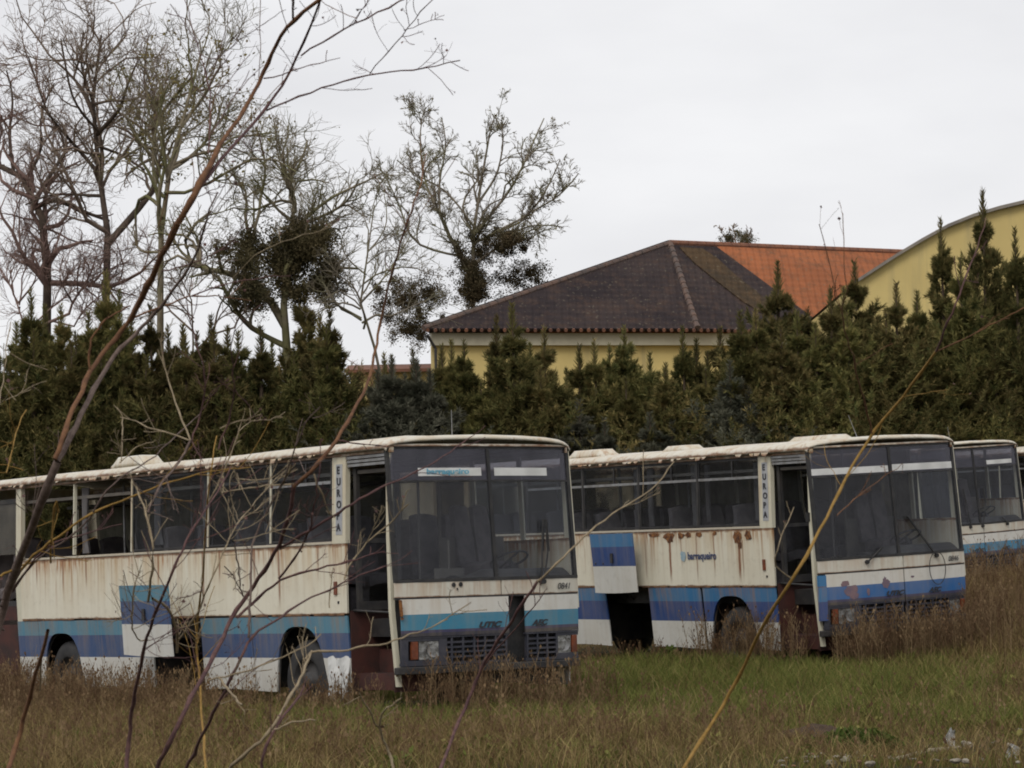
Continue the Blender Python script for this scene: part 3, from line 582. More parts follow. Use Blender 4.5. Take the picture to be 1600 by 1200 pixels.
#GRASS#
# ------------------------------------------------------------------ grass and dry weeds
def fbm(x, y, s=1.):
    return (np.sin(x*.7*s+1.3)*np.cos(y*.9*s+.4)+.6*np.sin(x*1.9*s+y*1.3*s+2)+.4*np.sin(x*3.7*s-y*2.9*s)+.3*np.sin(x*7.1*s+y*6.3*s+1))/2.3
def scatter(n, y0, y1, m=1.0):
    y = y0+(y1-y0)*RNG.random(n)**.9; hw = y*(800/FPX)*1.12+m; return (RNG.random(n)*2-1)*hw, y
def greenness(x, y):
    g = sstep(-4.2, -1.0, x-(y-31)*.1)*(1-sstep(4.2, 6.8, x+fbm(x, y)*1.0))*sstep(26.2, 29.4, y+fbm(x, y, .8)*1.3)
    return np.clip(g+.35*(fbm(x, y, 1.7) > .42)-.2*(fbm(x, y, 1.1) < -.5), 0, 1)
def debris_at(x, y): return np.clip(1.35-np.hypot((x-3.95)/1.7, (y-25.4)/1.5)+.25*fbm(x, y, 3), 0, 1)
def inside_bus(x, y):
    m = np.zeros(len(x), bool)
    for (bx, by, yaw) in ((-1.327, 31.5, -53.9), (4.02, 38.26, -58.64), (7.9, 55.33, -59.07), (12, 60.5, -59.5)):
        a = math.radians(yaw); dx, dy = x-bx, y-by; lx = dx*math.cos(a)+dy*math.sin(a); ly = -dx*math.sin(a)+dy*math.cos(a)
        m |= (lx < -.1) & (lx > -11.4) & (ly > .15) & (ly < 2.4)
    return m
def blades(name, x, y, h, w, lean, mat, attr, label, cat):
    n = len(x); z = terr(x, y)-.02; a = RNG.random(n)*2*math.pi; b = RNG.random(n)*2*math.pi; l = lean*h*(.3+RNG.random(n))
    B = np.stack([x, y, z], -1); wd_ = np.stack([np.cos(a), np.sin(a), 0*a], -1)*w[:, None]*.5; ld = np.stack([np.cos(b)*l, np.sin(b)*l, 0*b], -1)
    M = B+ld*.3; M[:, 2] += h*.55; T_ = B+ld; T_[:, 2] += h
    V = np.stack([B-wd_, B+wd_, M+wd_*.8, M-wd_*.8, T_], 1).reshape(-1, 3); i = np.arange(n)*5
    o = link(name, npmesh(name, V, np.stack([i, i+1, i+2, i+3], -1), np.stack([i+3, i+2, i+4], -1), attr=np.repeat(attr, 5)), mat)
    tag(o, label, cat, kind='stuff'); return o
def gmat(name, a, b, c):
    t = NT(name); at_ = t.n('Attribute', attribute_name='tint'); n = t.noise(t.pos(), 1.1, 4, .6)
    col = t.ramp(at_.outputs['Fac'], [(0, tuple(q*1.45 for q in a)), (.5, tuple(q*1.45 for q in b)), (1, tuple(q*1.45 for q in c))]); col = t.mix(t.math('MULTIPLY', t.rng(n, .35, .65), .45), col, t.mix(1., col, (.55, .5, .45), 'MULTIPLY'))
    return t.pbr(col, .85, 0, None, .15, .25)
GG = gmat('green_grass', (.06, .075, .018), (.105, .12, .028), (.2, .17, .06))
DG = gmat('dry_grass', (.085, .055, .026), (.155, .11, .048), (.26, .2, .09))
DW = gmat('dry_weed_stems', (.08, .046, .026), (.14, .09, .05), (.25, .18, .1))
x, y = scatter(330000, 22.5, 46, 1.5); keep = ~inside_bus(x, y) & (RNG.random(len(x)) < .25+.75*greenness(x, y)) & (RNG.random(len(x)) > .85*debris_at(x, y)); x, y = x[keep], y[keep]
n = len(x); g = greenness(x, y); h = (.07+.14*RNG.random(n))*(.75+.5*g)*(1+.6*fbm(x, y, 3.1))
blades('green_grass', x, y, h, .006+.007*RNG.random(n), .8, GG, np.clip(RNG.random(n)*.9+.15*(1-g), 0, 1), 'short green grass spreading across the field in front of the two main buses', 'grass')
x, y = scatter(300000, 22.5, 60, 2); g = greenness(x, y); keep = ~inside_bus(x, y) & (RNG.random(len(x)) < 1.0-.82*g) & (RNG.random(len(x)) > .72*debris_at(x, y)); x, y = x[keep], y[keep]; n = len(x)
h = (.1+.22*RNG.random(n)**1.5)*(1+.75*fbm(x, y, 2.1)+.3*fbm(x, y, 1.3)+.5*sstep(5, 8, x)); h = np.maximum(h, .05)*(1-.7*debris_at(x, y))
blades('dry_grass', x, y, h, .004+.006*RNG.random(n), 1.1, DG, RNG.random(n), 'brown withered grass over the foreground and around the buses', 'dry grass')
def weeds(name, x, y, H, label, cat, twigs=9, r0=.0035, tint=None, spread=.5):
    n = len(x); z = terr(x, y)-.03; b = RNG.random(n)*2*math.pi; ln = .25*H*RNG.random(n); t_ = np.linspace(0, 1, 4)
    P = np.zeros((n, 4, 3)); P[:, :, 0] = x[:, None]+np.cos(b)[:, None]*ln[:, None]*t_**2; P[:, :, 1] = y[:, None]+np.sin(b)[:, None]*ln[:, None]*t_**2; P[:, :, 2] = z[:, None]+H[:, None]*t_
    R = np.full((n, 4), r0)*np.array([1.2, 1, .8, .45]); V1, Q1 = tubes(P, R)
    m = n*twigs; pi = np.repeat(np.arange(n), twigs); f = .25+.75*RNG.random(m); seg = np.minimum((f*3).astype(int), 2); fr = (f*3-seg)[:, None]
    B = P[pi, seg]*(1-fr)+P[pi, seg+1]*fr; a = RNG.random(m)*2*math.pi; L_ = H[pi]*(.12+.22*RNG.random(m))*(1.1-.5*f)
    D = np.stack([np.cos(a)*spread, np.sin(a)*spread, .35+.6*RNG.random(m)], -1)*L_[:, None]*1.3
    T2 = np.stack([B, B+D*.5+RNG.normal(0, .01, (m, 3)), B+D+np.array([0, 0, 1.])*(L_*.2)[:, None]], 1); V2, Q2 = tubes(T2, np.full((m, 3), r0*.55)*np.array([1, .8, .6]))
    # seed heads
    k = RNG.random(m) < .5; E_ = T2[k, 2]; q = len(E_); s = .006+.010*RNG.random(q); a = RNG.random(q)*6.28
    V3 = np.stack([E_+np.stack([-np.cos(a)*s, -np.sin(a)*s, 0*s], -1), E_+np.stack([0*s, 0*s, -s*1.3], -1), E_+np.stack([np.cos(a)*s, np.sin(a)*s, 0*s], -1), E_+np.stack([0*s, 0*s, s*1.6], -1)], 1).reshape(-1, 3); Q3 = np.arange(q*4).reshape(-1, 4)
    V = np.concatenate([V1, V2, V3]); Q = np.concatenate([Q1, Q2+len(V1), Q3+len(V1)+len(V2)])
    tn = RNG.random(n) if tint is None else tint(n)
    A = np.concatenate([np.repeat(tn, 12), np.repeat(tn[pi], 9), np.repeat(np.clip(tn[pi][k]*.8, 0, 1), 4)])
    tag(link(name, npmesh(name, V, Q, attr=A), DW), label, cat, kind='stuff')
def along_bus(bx, by, yaw, n, l0, l1, d0, d1, front=False):
    a = math.radians(yaw); u = l0+(l1-l0)*RNG.random(n); d = d0+(d1-d0)*RNG.random(n)
    lx, ly = (d, u) if front else (u, -d); return bx+lx*math.cos(a)-ly*math.sin(a), by+lx*math.sin(a)+ly*math.cos(a)
x1, y1 = along_bus(-1.327, 31.5, -53.9, 1500, -11, -2.2, .15, 3.2); x2, y2 = along_bus(-1.327, 31.5, -53.9, 200, 0, 2.5, .05, .9, True)
x3, y3 = along_bus(-1.327, 31.5, -53.9, 90, -1.0, 0, .1, .8); x = np.concatenate([x1, x2, x3]); y = np.concatenate([y1, y2, y3])
H = np.concatenate([.22+.38*RNG.random(1500)**1.4, .32+.42*RNG.random(200), .22+.3*RNG.random(90)])
weeds('dry_weeds', x, y, H, 'tangle of tall brown weeds along the side and front of the nearest bus', 'weeds', 12, .004)
x1, y1 = along_bus(4.02, 38.26, -58.64, 420, 0, 2.7, .05, 1.0, True); x2, y2 = along_bus(4.02, 38.26, -58.64, 140, -2.4, -.1, -.2, .6); x3, y3 = along_bus(4.02, 38.26, -58.64, 120, -6, -2.4, .02, .5)
x = np.concatenate([x1, x2, x3]); y = np.concatenate([y1, y2, y3]); H = np.concatenate([.35+.42*RNG.random(420), .35+.45*RNG.random(140), .15+.25*RNG.random(120)])
weeds('dry_weeds', x, y, H, 'reddish brown weeds growing up against the bumper and doorway of the bus numbered 0846', 'weeds', 12, .0045)
n = 2200; x = 5.8+8*RNG.random(n); y = 34+18*RNG.random(n); k = (x > 5.9+(38-y)*.12) & ~inside_bus(x, y); x, y = x[k], y[k]; H = .3+.62*RNG.random(len(x))
weeds('dry_weeds', x, y, H, 'bank of high rusty brown weeds at the right edge in front of the farther buses', 'weeds', 12, .005)
x, y = scatter(2700, 23, 33, 1); g = greenness(x, y); k = (RNG.random(len(x)) < 1-.9*g) & ~inside_bus(x, y) & (debris_at(x, y) < .25); x, y = x[k], y[k]
weeds('dry_weeds', x, y, .16+.34*RNG.random(len(x))**1.3, 'thin brown weed stalks scattered over the lower foreground', 'weeds', 9, .0028)
# low leafy plants
def leafy(name, c, rad, h, n, mat, label, cat, ls=.05):
    a = RNG.random(n)*6.28; r = rad*np.sqrt(RNG.random(n)); x = c[0]+r*np.cos(a); y = c[1]+r*np.sin(a); z = terr(x, y)+h*RNG.random(n)*(1-(r/rad)**2*.7)
    C_ = np.stack([x, y, z], -1); d1 = RNG.normal(0, 1, (n, 3)); d1 /= np.linalg.norm(d1, axis=1)[:, None]; d2 = np.cross(d1, RNG.normal(0, 1, (n, 3))); d2 /= np.linalg.norm(d2, axis=1)[:, None]
    s = (ls*(.5+RNG.random(n)))[:, None]; V = np.stack([C_-d1*s, C_+d2*s*.5, C_+d1*s, C_-d2*s*.5], 1).reshape(-1, 3)
    o = link(name, npmesh(name, V, np.arange(4*n).reshape(-1, 4)), mat); tag(o, label, cat); return o
GREENL = foliage('green_leaf', (.05, .085, .016), (.075, .115, .025), (.11, .13, .04), .25, .15)
c = atz(1335, 1150, .1); leafy('leafy_plant', (c.x, c.y), .42, .2, 2400, GREENL, 'bright green leafy clump low in the foreground at the right', 'plant', .03)
c = atz(960, 1006, .35); leafy('leafy_plant', (3.9-1.75, 41.0), .2, .3, 500, GREENL, 'small green plant under the raised luggage flap of the second bus', 'plant', .04)

# broad leaved weeds flat on the ground between the grasses
nc = 420; cx_, cy_ = scatter(nc, 23, 34, .5); k = ~inside_bus(cx_, cy_); cx_, cy_ = cx_[k], cy_[k]; nc = len(cx_); m = nc*26; pi = np.repeat(np.arange(nc), 26)
a = RNG.random(m)*6.28; rr = (.04+.11*RNG.random(nc))[pi]; r0 = rr*(.2+.8*RNG.random(m)); bx, by = cx_[pi]+np.cos(a)*r0, cy_[pi]+np.sin(a)*r0; bz = terr(bx, by)+.02+.12*RNG.random(m)*RNG.random(nc)[pi]
D = np.stack([np.cos(a), np.sin(a), .3+.8*RNG.random(m)], -1)*(rr*.45)[:, None]; W_ = np.stack([-np.sin(a), np.cos(a), .3*RNG.normal(0, 1, m)], -1)*(rr*.16)[:, None]; B = np.stack([bx, by, bz], -1)
V = np.stack([B, B+D*.5+W_, B+D, B+D*.5-W_], 1).reshape(-1, 3)
tag(link('ground_cover', npmesh('ground_cover', V, np.arange(4*m).reshape(-1, 4), attr=np.repeat((RNG.random(nc)[pi]*.8+.2*RNG.random(m)), 4)), GG), 'broad leaved weeds dotted low among the grass of the field', 'ground cover', kind='stuff')
# ------------------------------------------------------------------ rubble and litter at the lower right
STONE = mottled('pale_stone', (.27, .24, .19), (.15, .13, .1), 16, .9, .5); SCRAP = mottled('white_plastic', (.46, .46, .45), (.3, .29, .26), 9, .8); STICK = mottled('bleached_wood', (.34, .29, .2), (.22, .18, .12), 18, .9); SOIL = mottled('dark_soil', (.05, .035, .026), (.08, .055, .04), 14, 1., .8, 0., .05); BRICK = mottled('broken_tile', (.25, .11, .07), (.15, .08, .05), 12, .9)
def rock(u, v, s, mat, label, cat='stone', name='stone', group=None, flat=.6):
    import bmesh
    p = atz(u, v, .03); bm = bmesh.new(); bmesh.ops.create_icosphere(bm, subdivisions=2, radius=s); r = random.Random(int(u*7+v))
    ph = [r.uniform(0, 6) for _ in range(6)]
    for q in bm.verts:
        k = 1+.22*math.sin(q.co.x/s*2.3+ph[0])+.18*math.sin(q.co.y/s*3.1+ph[1])+.15*math.sin(q.co.z/s*3.7+ph[2])+r.uniform(-.06, .06); q.co *= k; q.co.z *= flat
        q.co.x *= 1.25
    me = bpy.data.meshes.new(name); bm.to_mesh(me); bm.free(); o = link(name, me, mat); o.location = (p.x, p.y, float(terr(p.x, p.y))+.04); o.rotation_euler = (0, 0, r.uniform(0, 6)); tag(o, label, cat, group); return o
rock(1335, 1173, .045, STONE, 'rounded pale stone lying left of the bleached stick', group='debris at the lower right')
rock(1512, 1163, .05, STONE, 'pale stone just beyond the right end of the bleached stick', group='debris at the lower right')
for (u, v, s) in ((1290, 1172, .02), (1310, 1178, .018), (1365, 1178, .02), (1405, 1168, .025), (1440, 1176, .02), (1555, 1150, .03), (1580, 1172, .03), (1535, 1180, .022), (1568, 1128, .022), (1595, 1140, .03), (1460, 1188, .018), (1345, 1190, .016)):
    rock(u, v, s, STONE if (u % 3) else BRICK, 'small rubble fragment in the patch of debris at the lower right', 'rubble', 'rubble_fragment', 'debris at the lower right')
RR = random.Random(5)
for i in range(46):
    u = RR.uniform(1215, 1600); v = 1200-(RR.random()**1.2)*60*(u-1150)/450
    rock(u, v, RR.choice((.015, .02, .025, .035)), RR.choice((STONE, STONE, BRICK)), 'small rubble fragment in the patch of debris at the lower right', 'rubble', 'rubble_fragment', 'debris at the lower right')
o = rock(1270, 1152, .3, SOIL, 'low dark mound of soil left of the green leafy clump', 'soil mound', 'soil_mound', flat=.3)
def scrap(u, v, w, h, label):
    p = atz(u, v, .1); mb = MB(); r = random.Random(int(u)); ph = r.uniform(0, 6)
    mb.grid(lambda a, b: ((a-.5)*w*(1-.5*b), .05*math.sin(a*5+b*4+ph), h*b+.03*math.sin(a*6+ph)), lin(0, 1, 7), lin(0, 1, 7), (0, .004, 0)); q = mb.build('plastic_scrap', SCRAP); q.location = (p.x, p.y, float(terr(p.x, p.y))+.03); q.rotation_euler = (.3, .2, r.uniform(-.5, .5)); tag(q, label, 'litter')
scrap(1482, 1150, .10, .16, 'torn white plastic scrap standing above the bleached stick'); scrap(1580, 1168, .18, .14, 'crumpled white plastic scrap at the right border of the debris')
a, b = atz(1398, 1187, .05), atz(1500, 1168, .05); mb = MB(); mb.tube([a, a.lerp(b, .5)+Vector((0, 0, .02)), b], [.018, .022, .014], 8); q = mb.build('bleached_stick', STICK); tag(q, 'bleached wooden stick lying across the debris at the lower right', 'stick')

# ------------------------------------------------------------------ conifer hedge
def conifer_mesh(H, Rd, n, seed, up=.75, lw=.035):
    r = np.random.default_rng(seed)
    # limbs leave the trunk in uneven bunches; each carries side shoots and each shoot feathery sprays
    nl = int(n*.16); t_ = np.sort(r.random(nl)**1.1)*.97+.02; t_ = t_+.012*np.sin(t_*60+seed); az = r.random(nl)*2*math.pi
    prof = np.minimum(1, (1.03-t_)*1.55)**1.1*(.4+.7*r.random(nl)+.8*r.random(nl)**3); L_ = np.maximum(Rd*prof, .14); k = 6; s = np.linspace(0, 1, k)
    rise = L_*(up*(.3+.9*r.random(nl))); P = np.zeros((nl, k, 3)); tw = r.normal(0, .25, nl)[:, None]*s
    P[:, :, 0] = np.cos(az[:, None]+tw)*L_[:, None]*s; P[:, :, 1] = np.sin(az[:, None]+tw)*L_[:, None]*s; P[:, :, 2] = (t_*H*.9)[:, None]+rise[:, None]*s**1.5
    m = 7; N = nl*m; pi = np.repeat(np.arange(nl), m); f = .12+.86*r.random(N); seg = np.minimum((f*(k-1)).astype(int), k-2); fr = (f*(k-1)-seg)[:, None]
    B = P[pi, seg]*(1-fr)+P[pi, seg+1]*fr; D = P[pi, seg+1]-P[pi, seg]; D /= np.linalg.norm(D, axis=1)[:, None]+1e-9
    D = D+r.normal(0, .5, (N, 3))+np.array([0, 0, .22]); D /= np.linalg.norm(D, axis=1)[:, None]; ln = (.3+.45*r.random(N))*np.clip(L_[pi]/Rd+.05, .2, 1.1)
    K2 = np.stack([B, B+D*(ln*.5)[:, None], B+D*ln[:, None]+np.array([0, 0, .12])*ln[:, None]], 1)
    P3 = np.concatenate([K2, P[:, [3, 4, 5]]]); n3 = len(P3); q = 40; M = n3*q; pi = np.repeat(np.arange(n3), q); f = r.random(M)**.85*2; seg = np.minimum(f.astype(int), 1); fr = (f-seg)[:, None]
    B = P3[pi, seg]*(1-fr)+P3[pi, seg+1]*fr; D = P3[pi, seg+1]-P3[pi, seg]; D /= np.linalg.norm(D, axis=1)[:, None]+1e-9
    D = D*1.0+r.normal(0, .5, (M, 3))+np.array([0, 0, .08]); D /= np.linalg.norm(D, axis=1)[:, None]
    ln = (.07+.17*r.random(M))*(1.1-.3*f/2); W_ = np.cross(D, r.normal(0, 1, (M, 3))); W_ /= np.linalg.norm(W_, axis=1)[:, None]; w = lw*.36*(.5+.8*r.random(M)); A = B+D*(ln*.4)[:, None]
    V = np.stack([B, A+W_*w[:, None], B+D*ln[:, None], A-W_*w[:, None]*.8], 1).reshape(-1, 3)
    tip = np.repeat(np.clip((f/2)*.75*r.random(M)+.25*(r.random(n3)[pi]-.5), 0, 1), 4)
    m2 = 260; z = H*(.84+.16*r.random(m2)); a = r.random(m2)*6.28; D = np.stack([np.cos(a)*.7, np.sin(a)*.7, np.ones(m2)], -1); ln = .05+.9*(H-z)*.24*r.random(m2)+.1*r.random(m2); B = np.stack([0*z, 0*z, z-.12], -1); W_ = np.cross(D, r.normal(0, 1, (m2, 3))); W_ /= np.linalg.norm(W_, axis=1)[:, None]; A = B+D*(ln*.5)[:, None]
    V2 = np.stack([B, A+W_*.012, B+D*ln[:, None], A-W_*.012], 1).reshape(-1, 3)
    return npmesh('crown', np.concatenate([V, V2]), np.arange((M+m2)*4).reshape(-1, 4), attr=np.concatenate([tip, np.full(m2*4, .3)]))
CON = foliage('cypress_foliage', (.052, .064, .021), (.1, .1, .034), (.22, .17, .065), .15, .4, True)
CONG = foliage('grey_green_foliage', (.06, .066, .045), (.085, .088, .062), (.13, .125, .09), .12, .2, True)
BARKC = bark('cypress_bark', (.05, .035, .025), (.09, .065, .045))
VAR = [conifer_mesh(8, 1.7, 1300, 1), conifer_mesh(8, 1.45, 1200, 2, .95), conifer_mesh(8, 2.0, 1500, 3, .6), conifer_mesh(8, 1.25, 1000, 4, .8), conifer_mesh(8, 1.75, 1300, 5, 1.1)]
for v in VAR: v.materials.append(CON)
GV = []
for v in VAR[:3]:
    g_ = v.copy(); g_.materials.clear(); g_.materials.append(CONG); GV.append(g_)
mb = MB(); mb.tube([(0, 0, -.3), (.03, 0, 2), (-.02, .03, 5), (0, 0, 7.9)], [.13, .1, .06, .012], 7); TR = mb.build('trunk', BARKC); TRM = TR.data; bpy.data.objects.remove(TR)
def conifer(u, v, Yd, i, wd_=1., grey=False, label=None):
    p = at(u, v, Yd); zb = float(terr(p.x, Yd)); H = p.z-zb
    e = empty('conifer_tree', (p.x, Yd, zb), (0, 0, random.uniform(0, 6.28))); s = H/8; sw = (.62+.38*s)*wd_; e.scale = (sw, sw, s)
    c = link('crown', (GV[i % 3] if grey else VAR[i % 5]), [], e); link('trunk', TRM, [], e)
    tag(e, label, 'conifer', 'conifers forming the tall hedge behind the buses'); return e
HG = 'dark green conifer in the crowded hedge behind the buses'
SPEC = {(165, 418): 'tall pointed conifer in the hedge, left, rising in front of the bare trees', (475, 432): 'tall full conifer standing right of the ivy covered tree', (1215, 402): 'broad conifer whose top covers the right slope of the dark roof', (1335, 402): 'tall conifer with ragged top between orange roof and arched hall', (1469, 335): 'slender spire topped conifer, left of the tallest conifer', (1535, 290): 'tallest spire topped conifer, before the arched hall', (1585, 350): 'pointed conifer right of the tallest one, at the right border', (800, 468): 'wide bushy conifer covering the left end of the dark roof eaves', (705, 525): 'small light green conifer at the left corner of the yellow wall', (975, 505): 'pointed conifer before the middle of the yellow house wall', (1066, 505): 'open branched conifer in front of the yellow house corner'}
tops = [(600, 540, 1), (645, 532, 3), (690, 512, 1), (765, 540, 0), (828, 545, 2), (905, 548, 1), (952, 548, 4), (1000, 545, 0), (1040, 542, 1), (1088, 528, 2), (1125, 520, 0), (1245, 448, 1), (1318, 435, 4), (1355, 445, 2), (48, 468, 1), (95, 478, 4), (138, 468, 0), (186, 455, 3), (262, 482, 1), (308, 492, 4), (355, 508, 2), (500, 462, 1), (688, 540, 1), (725, 520, 4), (775, 500, 3), (-60, 470, 0), (-15, 500, 1), (25, 520, 2), (70, 492, 3), (118, 500, 0), (165, 418, 1), (205, 480, 4), (235, 462, 0), (285, 505, 2), (330, 478, 1), (372, 505, 4), (425, 520, 3), (475, 432, 0), (515, 490, 4), (555, 560, 1), (745, 548, 1), (800, 468, 2), (850, 520, 0), (885, 548, 3), (928, 530, 1), (975, 505, 4), (1015, 560, 0), (1066, 505, 3), (1105, 548, 1), (1142, 530, 4), (1180, 470, 0), (1215, 402, 2), (1262, 468, 4), (1298, 448, 1), (1335, 402, 0), (1372, 470, 4), (1400, 440, 0), (1432, 415, 1), (1469, 335, 3), (1500, 400, 0), (1535, 290, 1), (1562, 400, 4), (1585, 350, 3), (1625, 370, 0), (1665, 340, 1), (705, 525, 3)]
for i, (u, v, k) in enumerate(tops):
    if (u, v) not in SPEC: v += random.choice((-14, -4, 8, 22, 34)) if u > 200 else random.choice((-22, -8, 4, 14))
    conifer(u, v, 68.5+1.6*math.sin(i*2.1), k, .8 if (u, v) in SPEC and 't spire' in SPEC.get((u, v), '') or k == 3 else 1., False, SPEC.get((u, v), HG))
LO = 'lower conifer in the front rank of the hedge behind the bus roofs'
for i in range(30):
    u = -70+i*58+random.uniform(-14, 14); v = random.uniform(495, 560) if u < 560 else random.uniform(562, 605) if u < 1150 else random.uniform(480, 560)
    if 560 < u < 720 or 840 < u < 960 and i % 2: v = 620
    e = conifer(u, v, 66.6, i, 1.1, False, LO)
for i, (u, v) in enumerate([(612, 550), (650, 556), (672, 572), (590, 572), (632, 580), (905, 620), (945, 650), (1015, 640), (1050, 655), (1140, 560), (1170, 600), (1120, 620), (1198, 640)]):
    e = conifer(u, v, 66.0, i, 1.15, True, 'grey green shrubby conifer at the foot of the hedge beneath the house' if u > 800 else 'grey green shrubby conifer in the low gap of the hedge left of the house')
    e.name = 'conifer_tree'

# ------------------------------------------------------------------ bare trees
def resample(pts, k):
    P = np.array([list(p) for p in pts], float); d = np.r_[0, np.cumsum(np.linalg.norm(np.diff(P, axis=0), axis=1))]; s = np.linspace(0, d[-1], k)
    return np.stack([np.interp(s, d, P[:, i]) for i in range(P.shape[1])], -1)
def smooth_px(pts, k):
    P = resample(pts, max(6, len(pts)*2)); 
    for _ in range(1): P[1:-1] = (P[:-2]+2*P[1:-1]+P[2:])/4
    return resample(P, k)
def kids(P, R, per, lf, ang, rng, k=6, f0=.3, up=.35, rr=.55, wig=.12):
    n = len(P); m = n*per; K = P.shape[1]; LN = np.linalg.norm(P[:, -1]-P[:, 0], axis=1); pi = np.sort(rng.choice(n, m, p=LN**.7/(LN**.7).sum()))
    f = f0+(1-f0)*rng.random(m); seg = np.minimum((f*(K-1)).astype(int), K-2); fr = (f*(K-1)-seg)
    B = P[pi, seg]*(1-fr)[:, None]+P[pi, seg+1]*fr[:, None]; Rb = R[pi, seg]*(1-fr)+R[pi, seg+1]*fr
    D = P[pi, seg+1]-P[pi, seg]; D /= np.linalg.norm(D, axis=1)[:, None]+1e-9; Q_ = rng.normal(0, 1, (m, 3)); Q_ -= (Q_*D).sum(1)[:, None]*D; Q_ /= np.linalg.norm(Q_, axis=1)[:, None]
    a = ang*(.6+.8*rng.random(m)); D2 = D*np.cos(a)[:, None]+Q_*np.sin(a)[:, None]+np.array([0, 0, up]); D2 /= np.linalg.norm(D2, axis=1)[:, None]
    PL = np.linalg.norm(P[:, -1]-P[:, 0], axis=1)[pi]; Ln = PL*lf*(.5+.8*rng.random(m))*(1.15-.5*f)
    C_ = np.zeros((m, k, 3)); C_[:, 0] = B; d = D2
    for j in range(1, k):
        d = d+rng.normal(0, wig*1.6, (m, 3))+np.array([0, 0, up*.12]); d /= np.linalg.norm(d, axis=1)[:, None]; C_[:, j] = C_[:, j-1]+d*(Ln/(k-1))[:, None]
    Rk = np.maximum(Rb*rr, .006)[:, None]*np.linspace(1, .35, k)
    return C_, Rk
def bare_tree(name, Yd, limbs, label, barkm, seed, per=(7, 6, 5), lf=(.5, .55, .6, .65), ang=.75, leaves=None, ivy=None, twig_m=None, up=.2, dz=1.0, tw=.006, part='crown'):
    rng = np.random.default_rng(seed); base = at(limbs[0][0][0], limbs[0][0][1], Yd)
    root = empty(name, (base.x, Yd, float(terr(base.x, Yd)))); O_ = Vector(root.location)
    PX = FPX/Yd
    def dep(u, v, s): return Yd+dz*math.sin(u*.03+s*2.1+seed)*.9
    LP, LR = [], []
    pass
    for j, (pts, w0, w1) in enumerate([(l[:-2], l[-2], l[-1]) for l in limbs]):
        px = smooth_px(pts, 10); r0, r1 = (1.3 if seed < 25 else .9)*w0/PX/2, (1.2 if seed < 25 else .85)*w1/PX/2
        y0 = dep(px[0][0], px[0][1], 0)
        W3 = np.array([list(at(q[0], q[1], (Yd+(dep(q[0], q[1], j)-Yd)*min(1, i/4))) - O_) for i, q in enumerate(px)])
        if j:      # join the limb to the nearest limb already grown
            AL = np.concatenate([resample(q_, 60) for q_ in LP]); dd = np.linalg.norm((AL-W3[0])[:, [0, 2]], axis=1); nb_ = AL[dd.argmin()]
            if dd.min() < 1.6: W3 = W3+(nb_-W3[0])[None]*np.array([1, 0, 1])*np.clip(1-np.arange(10)/3., 0, 1)[:, None]; W3[:, 1] += (nb_[1]-W3[0, 1])*np.clip(1-np.arange(10)/9., 0, 1)
        LP.append(W3); LR.append(np.linspace(r0, r1, 10))
    LP, LR = np.array(LP), np.array(LR)
    tp = LP[0].copy(); g0 = np.vstack([[tp[0][0]+.1, 0, -.3], tp[0]*np.array([1, 1, .5])+np.array([.05, 0, 0])]); tk = resample(np.vstack([g0, tp]), 10)
    V, Q = tubes(tk[None], np.linspace(LR[0][0]*1.3, LR[0][-1], 10)[None], 8)
    if len(LP) > 1: V_, Q_ = tubes(LP[1:], LR[1:], 6); Q = np.vstack([Q, Q_+len(V)]); V = np.vstack([V, V_])
    link('trunk', npmesh('trunk', V, Q, smooth=True), barkm, root)
    Vs, Qs, o = [], [], 0
    def acc(a):
        nonlocal o
        Vs.append(a[0]); Qs.append(a[1]+o); o += len(a[0])
    P, R = LP, LR; ends = []; TW = [resample(q_, 40) for q_ in LP]
    for l, n in enumerate(per):
        P, R = kids(P, R, n, lf[l], ang, rng, 7 if l < 2 else 5, .3 if l == 0 else .12, up*(.75 if l < 2 else .5), .72 if l == 0 else .6, .19 if l == 0 else .13)
        if l >= len(per)-2: R = np.maximum(R*0+tw*(1.5 if l == len(per)-2 else .8)*np.linspace(1, .5, P.shape[1]), 0)
        acc(tubes(P, R, 4 if l == 0 else 3)); ends.append(P)
        if l < 2: TW.append(P.reshape(-1, 3))
    link(part, npmesh('crown', np.concatenate(Vs), np.concatenate(Qs)), twig_m or barkm, root)
    if leaves:
        E_ = ends[-1].reshape(-1, 3); n = leaves[0]; c_ = E_[rng.integers(0, len(E_), n)]
        if len(leaves) > 2:
            cx = at(leaves[2], leaves[3], Yd)-O_; dd = np.linalg.norm((c_-np.array(cx))[:, [0, 2]], axis=1); c_ = c_[(dd < leaves[4]) | (rng.random(n) < .1)]; n = len(c_); c_ = c_+rng.normal(0, .06, (n, 3))
        d1 = rng.normal(0, 1, (n, 3)); d1 /= np.linalg.norm(d1, axis=1)[:, None]; d2 = np.cross(d1, rng.normal(0, 1, (n, 3))); d2 /= np.linalg.norm(d2, axis=1)[:, None]; s = .02+.04*rng.random((n, 1))
        link('remaining_leaves', npmesh('leaves', np.stack([c_-d1*s, c_+d2*s*.7, c_+d1*s, c_-d2*s*.7], 1).reshape(-1, 3), np.arange(n*4).reshape(-1, 4)), leaves[1], root)
